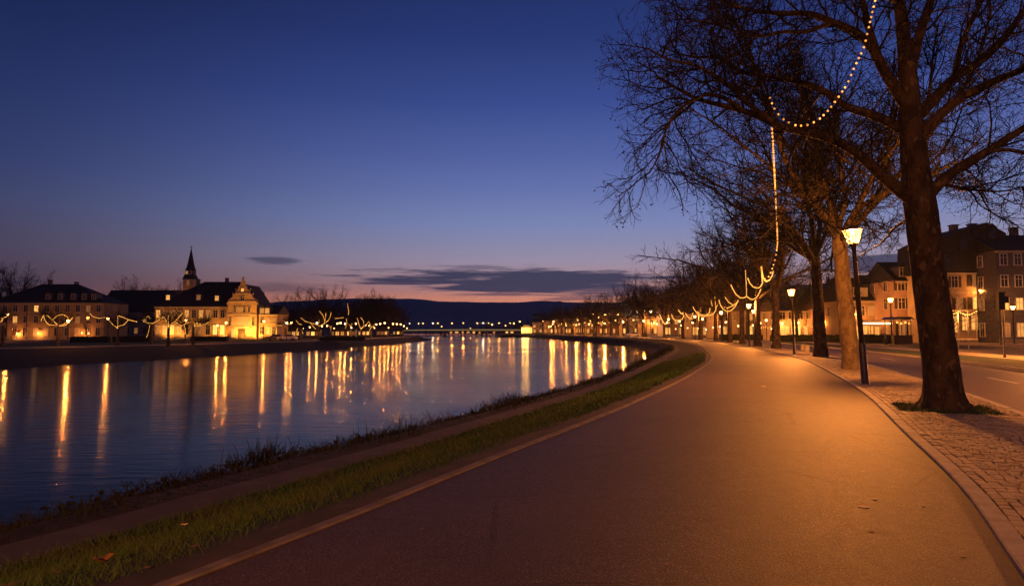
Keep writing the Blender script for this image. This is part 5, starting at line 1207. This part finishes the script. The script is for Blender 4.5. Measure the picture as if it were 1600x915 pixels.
hedge(1345, 1397, 92, 1.1, 'dark clipped hedge below the lit shop awning'); hedge(1288, 1331, 100, 1.0, 'dark clipped hedge left of the lamplit trunk'); hedge(1205, 1272, 104, 1.0, 'long clipped hedge before the low cafe house'); hedge(1125, 1190, 118, 1.0, 'long clipped hedge behind the trunks at the bend')
hedge(112, 172, 128, 1.0, 'dark hedge before the right half of the long house on the far bank', ZL); hedge(178, 236, 132, 1.0, 'dark hedge before the dark long house on the far bank', ZL); hedge(300, 356, 140, .9, 'low hedge before the town hall', ZL); hedge(500, 570, 150, .8, 'low dark hedge along the far bank right of the town hall', ZL)
# bollards on the pavement
for k, (px, y) in enumerate([(1261, 549), (1254, 547.5)]):
    p = G(px, y, .05); t = empty('bollard', p, 0, ['pale low bollard between the second lamp and the third trunk', 'smaller looking bollard just left of the pale low bollard'][k], 'bollard', 'bollards on the pavement'); MB().box((0, 0, .22), (.3, .16, .5)).build('block', M['stone'], t); MB().box((0, 0, .49), (.32, .18, .03)).build('cap', M['metal_pale'], t)
# --- far right waterfront houses
FG = 'houses on the far right waterfront'; rh = random.Random(12)
far = [(1003, 1034, 232, 493, 482, 'ochre', 'low ochre house right of the red brick house on the waterfront'), (972, 1001, 262, 496, 485, 'cream', 'cream house with lamps in front, between the brick house and the bend'), (936, 970, 285, 492, 484, 'brick', 'wide red brick house with dark roof on the waterfront'), (916, 934, 300, 496, 486, 'cream', 'narrow cream gabled house left of the red brick house'),
       (899, 914, 318, 494, 484, 'ochre', 'narrow yellow lit house, fourth from the red brick house to the left'), (882, 898, 338, 497, 488, 'pink', 'orange lit house with bright front near the glowing pavilion'), (866, 880, 360, 499, 491, 'cream', 'small house right of the gap beside the glowing pavilion'), (850, 864, 388, 501, 494, 'ochre', 'low house next to the glowing pavilion'), (833, 847, 420, 503, 497, 'cream', 'lowest small house close right of the glowing pavilion')]
for k, (a, b, dep, ey, ry, wl, lab) in enumerate(far):
    e = (HOR - ey) / F * dep + 1.6; n = 3 if b - a < 20 else 5; rows = [(1.7, 1.7)] + [(z_, 1.5) for z_ in np.arange(4.6, e - 1.0, 2.8)]
    lt = [(r, c) for r in range(len(rows)) for c in range(n) if rh.random() < (.5 if r == 0 else .3)]; l2 = [x for x in lt if rh.random() < .25]
    house(lab, a, b, dep, ey, ry, wl, 'slate', 'gy' if (k % 3 == 0 and k) else 'gx', 9, 0, rows=rows, cols=n, ww=1.0, lit=lt, lit2=l2, dim=[(r, c) for r in range(len(rows)) for c in range(n) if (r, c) not in lt and rh.random() < .4], group=FG)
# houses up on the wooded hill
for px, dep, z, lab in [(962, 440, 9.5, 'house with a lit window on the wooded hill above the brick house'), (842, 620, 11.5, 'house with two white lit windows on the wooded hill above the glowing pavilion'), (897, 520, 7.0, 'small house low on the wooded hill above the waterfront')]:
    t = house(lab, px - 9, px + 9, dep, HOR - (z + 3.4 - 1.6) / dep * F, HOR - (z + 6 - 1.6) / dep * F, 'grey', 'slate', 'gx', 8, 0, rows=[(2.2, 1.6)], cols=3, ww=1.5, lit2=[(0, 0), (0, 2)], group='houses on the wooded hill', z=z - 1.5)
# glowing pavilion by the bridge
gp = D(823, HOR, 425); gv = empty('pavilion', (gp[0], 425, -.4), 0, 'brightly glowing yellow pavilion at the right end of the bridge', 'pavilion'); _w = 17 / F * 425
MB().box((0, 3.2, 2.2), (_w, 6, 4.6)).build('wall', M['cream'], gv); MB().box((0, 3, 4.7), (_w + 1.2, 7.4, .35)).box((0, 3, 5.3), (_w * .6, 4, .9)).build('roof', M['slate'], gv)
for k in range(6): window(gv, -_w / 2 + _w * (k + .5) / 6, 2.3, _w / 6 - .25, 3.2, 'lit2', 'trim', y=.2)
for k in range(4): window(gv, -_w * .3 + _w * .6 * (k + .5) / 4, 5.3, _w * .6 / 4 - .2, .5, 'lit', 'trim', y=1.0)
point('pavilion_light', (0, -2.5, 3.5), 2000, (1.0, .45, .09), 1.2, gv); point('pavilion_light', (-2.2, -2.5, 2.5), 1500, (1.0, .45, .09), 1.0, gv)
# --- bridge
by = 452; bx0, bx1 = D(628, HOR, by)[0], D(892, HOR, by)[0]; br_ = empty('bridge', ((bx0 + bx1) / 2, by, 0), 0, 'long low road bridge across the river below the far hills', 'bridge'); hw = (bx1 - bx0) / 2
arc = lambda x: 2.35 + .35 * (1 - (x / hw) ** 2); xs = np.linspace(-hw, hw, 41); b = MB()
for i in range(40):
    xa, xb = xs[i], xs[i + 1]; ta, tb = arc(xa), arc(xb); h_ = lambda x: 1.0 + .5 * abs(math.cos(PI * (x + hw) / (2 * hw / 4)))
    b.add([(xa, 0, ta - h_(xa)), (xb, 0, tb - h_(xb)), (xb, 0, tb), (xa, 0, ta), (xa, 9, ta - h_(xa)), (xb, 9, tb - h_(xb)), (xb, 9, tb), (xa, 9, ta)], [(0, 1, 2, 3), (7, 6, 5, 4), (3, 2, 6, 7), (1, 0, 4, 5)])
b.build('deck', M['sand'], br_)
b = MB()
for i in range(40): b.bar((xs[i], .1, arc(xs[i]) + 1.0), (xs[i + 1], .1, arc(xs[i + 1]) + 1.0), .08); b.bar((xs[i], .1, arc(xs[i])), (xs[i], .1, arc(xs[i]) + 1.0), .06)
b.build('railing', M['metal'], br_)
b = MB()
for i in range(40): b.bar((xs[i], -.06, arc(xs[i]) - .2), (xs[i + 1], -.06, arc(xs[i + 1]) - .2), .1, .55)
b.build('glow_strip', M['deckglow'], br_)  # glowing strip added so the deck side looks lit
for x in (-hw * .5, 0, hw * .5): MB().prism([(x - .9, -5), (x + .9, -5), (x + .7, 1.4), (x - .7, 1.4)], .8, 8.2).build('pier', M['stone'], br_)
BR = 'lamps along the bridge'
for k, (px, wht) in enumerate([(640, 1), (652, 1), (661, 0), (675, 1), (684, 0), (705, 0), (724, 0), (745, 0), (755, 1), (763, 0), (780, 0), (797, 0)]):
    x = D(px, HOR, by + 1)[0]; lx = x - (bx0 + bx1) / 2; c = lamp_copy(FARL, (x, by + .8 + (k % 2) * 6, arc(lx)), ORD[k] + ' lamp from the left of those standing along the bridge', BR, 1500 if not wht else 1100, 1.0, (1.0, .72, .42) if wht else WARM, 'white' if wht else None)
# small lit stalls under and beside the bridge on the far shore
rs_ = random.Random(8)
for k, px in enumerate([704, 713, 722, 731, 740, 750, 773, 792, 800]):
    p = D(px, HOR, 598); t = empty('boathouse', (p[0], 602, -.8), 0, ORD[k] + ' from the left of the low lit sheds seen under the bridge', 'shed', 'low lit sheds under the bridge'); w_ = rs_.uniform(3, 4.6)
    MB().box((0, 2, 1.3), (w_, 4, 2.6)).build('wall', M['grey'], t); MB().prism([(-w_ / 2 - .3, 2.6), (w_ / 2 + .3, 2.6), (0, 3.5)], -.4, 4.4).build('roof', M['slate'], t); window(t, 0, 1.4, w_ * .6, 1.2, 'lit2' if k % 3 else 'lit', 'trim')
for k, (px, dep, w_, lab) in enumerate([(489, 196, 4, 'low lit stall left of the white lit tree on the far bank'), (531, 205, 6, 'widest low lit stall under the tall string of lights'), (545, 212, 4, 'low lit stall right of the tall string of lights'), (569, 228, 4, 'low lit stall under the harp shaped lights'), (597, 250, 4, 'low lit stall below the rounded dark trees'), (622, 275, 4, 'low lit stall near the river tip of the far bank'), (459, 200, 4, 'low lit stall right of the parked pale car')]):
    p = D(px, HOR, dep); t = empty('market_stall', (p[0], dep, ZL), 0, lab, 'stall', 'low lit stalls on the far bank'); MB().box((0, 1.2, 1.2), (w_, 2.4, 2.4)).build('wall', M['door'], t)
    MB().prism([(-w_ / 2 - .3, 2.4), (w_ / 2 + .3, 2.4), (0, 3.2)], -.5, 2.7).build('roof', M['slate'], t)
    for j in range(int(w_ / 1.3)): window(t, -w_ / 2 + w_ * (j + .5) / int(w_ / 1.3), 1.4, .95, 1.0, ['lit', 'dimlit', 'lit2', 'shop', 'dimlit'][(j * 2 + k) % 5], 'trim')
# tall mast lamp before the wooded hill
x, y, _ = D(995, HOR, 205); lamp_copy(FARL, (x, y, 0), 'tallest mast lamp standing before the wooded hill at the bend', 'street lamps across the street', 2500, 7.6 / 4.4, (1.0, .75, .5), 'white')
# --- far bank: long house, dark long house, town hall, church
LGp = 'buildings on the far bank'
A_ = house('long plastered house with five small dormers at the left of the far bank', -14, 158, 168, 472, 441, 'ochre', 'slate', 'hip', 12, .06, rows=[(1.9, 1.9), (4.9, 1.6), (7.6, 1.5)], cols=11, ww=1.0, lit=[(1, 2)], lit2=[(2, 4)], dim=[(0, 4), (0, 8), (1, 8), (2, 9), (0, 5)],
           dorm=[(.0, 10.6, 'pane'), (.105, 10.6, 'pane'), (.22, 10.6, 'pane'), (.315, 10.6, 'pane'), (.4, 10.6, 'pane')], chim=[(-.12, 1.0), (.12, .5)], group=LGp, z=ZL, name='long_house', hipl=(9, 10), door=-.27)
MB().tube([(-4.6, -.1, 0), (-4.6, -.1, 8.4)], .08, 6).build('drainpipe', M['metal'], A_)
house('unlit dark long house with long plain roof between the long house and the town hall', 152, 300, 196, 487, 451, 'grey', 'slate', 'gx', 13, 0, rows=[(2.2, 1.6), (5.4, 1.5)], cols=11, ww=1.0, dim=[(0, 4), (0, 6)], lit=[(1, 5)], group=LGp, z=ZL, name='long_house', door=.1)
TH = house('floodlit town hall with steep hipped roof on the far bank', 241, 364, 168, 478, 437, 'sand', 'slate', 'hip', 13, 0, rows=[(2.4, 2.3), (6.3, 1.9)], cols=11, ww=1.0, lit=[(0, 1), (0, 3), (1, 0), (1, 4), (1, 6)], lit2=[(0, 2), (0, 8), (0, 9)], dim=[(0, 0), (0, 5), (0, 6), (1, 1), (1, 2), (1, 3), (1, 7)], dorm=[(-.36, 10.4, 'lit'), (.03, 10.4, 'dimlit'), (.27, 10.2, 'lit')], chim=[(-.12, .6), (.26, .9)], group=LGp, z=ZL, name='town_hall', cat='town hall', hipl=(9.5, .6))
gx_ = 71 / F * 168 * 1.13 ; gxc = (382.5 - 302.5) / F * 168
def gable_outline():
    h = [(3.55, 0), (3.55, 8.5), (3.75, 8.55), (3.75, 9.1), (3.3, 9.2), (3.05, 9.6), (3.1, 10.0), (2.65, 10.15), (2.35, 10.5), (2.4, 10.95), (1.95, 11.1), (1.65, 11.5), (1.7, 12.0), (1.25, 12.15), (1.0, 12.5), (1.05, 13.0), (.65, 13.15), (.5, 13.6), (.5, 14.1), (.28, 14.25), (.2, 14.7)]
    return [(-x, z) for x, z in h] + [(x, z) for x, z in h[::-1]]
MB().prism([(x + gxc, z) for x, z in gable_outline()], -2.0, -1.45).build('gable_front', M['sand'], TH)
MB().box((gxc, 2.0, 4.2), (7.0, 6.88, 8.6)).build('gable_wing', M['sand'], TH)
MB().prism([(gxc - 3.5, 8.5), (gxc + 3.5, 8.5), (gxc, 13.6)], -1.44, 9).build('gable_roof', M['slate'], TH)
MB().ball((gxc, -1.7, 15.0), .28, 8, 6, (1, 1, 1.3)).build('finial', M['sand'], TH, True)
for s in (-1, 1):
    for x, z in ((3.4, 9.6), (2.5, 11.25), (1.8, 12.3)): MB().ball((gxc + s * x, -1.7, z), .2, 6, 5, (1, 1, 1.4)).build('finial', M['sand'], TH, True)
for z, hw_ in ((9.3, 3.4), (6.15, 3.7), (11.2, 2.0), (3.0, 3.65)): MB().box((gxc, -2.06, z), (2 * hw_, .14, .16)).build('cornice', M['trim'], TH)
for k in range(4): window(TH, gxc - 1.7 + k * 1.13, 7.3, .55, 1.3, 'pane' if k != 1 else 'dimlit', 'trim', y=-2.0)
for k in range(3): window(TH, gxc - 1.25 + k * 1.25, 4.5, .85, 2.2, 'dimlit', 'trim', y=-2.0)
for s in (-2.8, 2.8): window(TH, gxc + s, 4.4, .6, 1.9, 'pane', 'trim', y=-2.0)
window(TH, gxc, 10.0, .9, 1.0, 'pane', 'trim', y=-2.0); window(TH, gxc, 12.1, .6, .7, 'lit2', 'trim', y=-2.0)
for k in (-1, 1): window(TH, gxc + k * 2.0, 1.6, .9, 2.0, 'lit', 'trim', y=-2.0)
o = MB().box((0, -.03, 1.2), (1.4, .08, 2.4)).box((-.78, -.06, 1.25), (.16, .16, 2.6)).box((.78, -.06, 1.25), (.16, .16, 2.6)).box((0, -.06, 2.5), (1.4, .16, .2)).build('door', M['door'], TH); o.location = (gxc, -2.0, 0)
house('small annex with low roof at the right side of the town hall', 404.5, 433, 166, 490, 476, 'sand', 'slate', 'gx', 8, 0, rows=[(2.2, 1.8), (4.7, 1.2)], cols=3, ww=.85, lit=[(0, 1)], dim=[(1, 1), (1, 2)], dorm=[(-.3, 7.0, 'lit'), (-.02, 7.0, 'lit')], group=LGp, z=ZL, name='annex')
# floodlights at the foot of the town hall
def flood(px, y, dep, e, label, up=1.0):
    p = D(px, HOR, dep); t = empty('floodlight', (p[0], dep, ZL + .02), 0, label, 'floodlight', 'ground floodlights before the town hall'); MB().box((0, 0, .1), (.5, .35, .2)).build('housing', M['black'], t); MB().box((0, 0, .215), (.44, .3, .02)).build('lens', M['lit2'], t)
    l = bpy.data.lights.new('flood_beam', 'SPOT'); l.energy = e * .42; l.color = (1.0, .37, .05); l.spot_size = R(130); l.spot_blend = .8; l.shadow_soft_size = .2; o = bpy.data.objects.new('flood_beam', l); COL.objects.link(o); o.parent = t; o.location = (0, 0, .35); o.rotation_euler = (R(180 - 35), 0, 0)
flood(371, 530, 163.6, 9000, 'floodlight at the left foot of the ornate gable'); flood(396, 530, 163.6, 9000, 'floodlight at the right foot of the ornate gable'); flood(383, 530, 162.0, 5000, 'floodlight before the middle of the ornate gable')
flood(256, 530, 165.5, 4200, 'floodlight at the left end of the town hall front'); flood(278, 530, 165.5, 2600, 'floodlight below the left windows of the town hall'); flood(318, 530, 165.5, 1100, 'floodlight in the middle of the town hall front'); flood(345, 530, 165.5, 4200, 'floodlight at the right end of the town hall front'); flood(423, 530, 163.5, 4500, 'floodlight before the annex of the town hall')
# church tower with spire
cp = D(295.5, HOR, 205); ch = empty('church_tower', (cp[0], 205, ZL), 0, 'church tower with slender dark spire rising behind the town hall', 'church tower'); q = 205 / F; hz = lambda y: (HOR - y) * q + CAMH - ZL
MB().box((0, 0, hz(436) / 2), (15.5 * q, 15.5 * q, hz(436))).build('wall', M['sand'], ch)
MB().box((0, 0, hz(436) - .2), (17.5 * q, 17.5 * q, .35)).build('cornice', M['trim'], ch)
def sq(prof, n, rot=PI / 4):
    b = MB(); b.lathe([(r, z) for r, z in prof], n); c, s = math.cos(rot), math.sin(rot); b.v = [(x * c - y * s, x * s + y * c, z) for x, y, z in b.v]; return b
k2 = math.sqrt(2)
sq([(9.0 * q * k2, hz(436.5)), (7.4 * q * k2, hz(432)), (6.0 * q * k2, hz(428))], 4).build('lower_roof', M['slate'], ch)
sq([(7.9 * q, hz(430)), (7.6 * q, hz(422))], 8, PI / 8).build('belfry', M['slatewall'], ch)
sq([(8.2 * q, hz(422.5)), (6.2 * q, hz(418)), (4.4 * q, hz(410)), (3.2 * q, hz(403)), (1.7 * q, hz(395)), (.5 * q, hz(388))], 8, PI / 8).build('spire', M['slate'], ch)
MB().bar((0, 0, hz(391)), (0, 0, hz(383)), .12).bar((-.5, 0, hz(385.5)), (.5, 0, hz(385.5)), .1).build('cross', M['metal'], ch)
window(ch, -2.4 * q, hz(426), .6, .9, 'lit', 'trim', y=-7.5 * q); window(ch, 3.0 * q, hz(426), .6, .9, 'pane', 'trim', y=-7.5 * q)
window(ch, 0, hz(442), .9, 1.5, 'dimlit', 'trim', y=-7.75 * q)
point('tower_light', (-1.0, -4.5, hz(452)), 60, WARM, .3, ch)
# parked cars
def car(loc, rz, col, label):
    m = mat('car_paint_' + col[0], col[1], col[1], .3, 3.0, spec=.6); t = empty('parked_car', loc, rz, label, 'car', 'parked cars')
    b = MB(); L2 = 2.1; sec = [(-2.1, .3, .62), (-2.05, .28, .78), (-1.2, .25, .88), (.9, .25, .92), (1.95, .28, .86), (2.1, .32, .6)]
    vs = []; 
    for x, z0, z1 in sec: vs += [(x, -.82, z0), (x, -.86, (z0 + z1) / 2), (x, -.78, z1), (x, .78, z1), (x, .86, (z0 + z1) / 2), (x, .82, z0)]
    fs = [(i * 6 + k, i * 6 + (k + 1) % 6, (i + 1) * 6 + (k + 1) % 6, (i + 1) * 6 + k) for i in range(5) for k in range(6)] + [tuple(range(5, -1, -1)), tuple(30 + k for k in range(6))]
    b.add(vs, fs); b.add([(-1.05, -.72, .87), (1.7, -.74, .9), (1.7, .74, .9), (-1.05, .72, .87), (-.35, -.6, 1.4), (1.15, -.6, 1.42), (1.15, .6, 1.42), (-.35, .6, 1.4)], [(0, 1, 5, 4), (1, 2, 6, 5), (2, 3, 7, 6), (3, 0, 4, 7), (4, 5, 6, 7)]); b.build('body', m, t)
    for s in (-1, 1): MB().add([(-.85, s * .715, .95), (1.5, s * .735, .95), (1.08, s * .628, 1.34), (-.32, s * .628, 1.33)], [(0, 1, 2, 3)]).build('side_window', M['pane'], t)
    for x in (-1.3, 1.3):
        for s in (-1, 1):
            o = MB().lathe([(.2, -.1), (.31, -.09), (.32, .09), (.2, .1)], 12).build('wheel', M['black'], t, True); o.location = (x, s * .8, .31); o.rotation_euler = (PI / 2, 0, 0)
            h = MB().lathe([(.17, -.02), (.15, .02)], 10).build('rim', M['metal_pale'], o); h.location = (0, 0, -s * .1)
    for s in (-1, 1): MB().box((-2.08, s * .6, .68), (.06, .28, .13)).build('headlight', M['metal_pale'], t)
car((*D(449, HOR, 152)[:2], ZL), .1, ('pale', (.6, .58, .55)), 'pale car parked under the flat lights right of the town hall annex'); car((*D(430, HOR, 154)[:2], ZL), .1, ('dark', (.06, .05, .05)), 'dark car parked directly before the town hall annex')
car((*D(988, HOR, 192)[:2], -.06), .3, ('silver', (.55, .55, .56)), 'silver car parked at the bend under the tallest mast lamp')

# ------------------------------------------------------------------ the air: a thin even haze round everything
hz_ = MB().box((0, 1800, 148), (7200, 4400, 320)).build('haze', None); tag(hz_, kind='stuff'); hz_.data.materials.clear()
hm = bpy.data.materials.new('dusk_haze'); hm.use_nodes = True; hm.node_tree.nodes.clear(); ht = NT(hm.node_tree); ho = ht.n('ShaderNodeOutputMaterial')
hv = ht.n('ShaderNodeVolumePrincipled', Density=1.5e-4, Color=(.5, .68, 1.0)); hm.node_tree.links.new(hv.outputs[0], ho.inputs[1]); hz_.data.materials.append(hm)
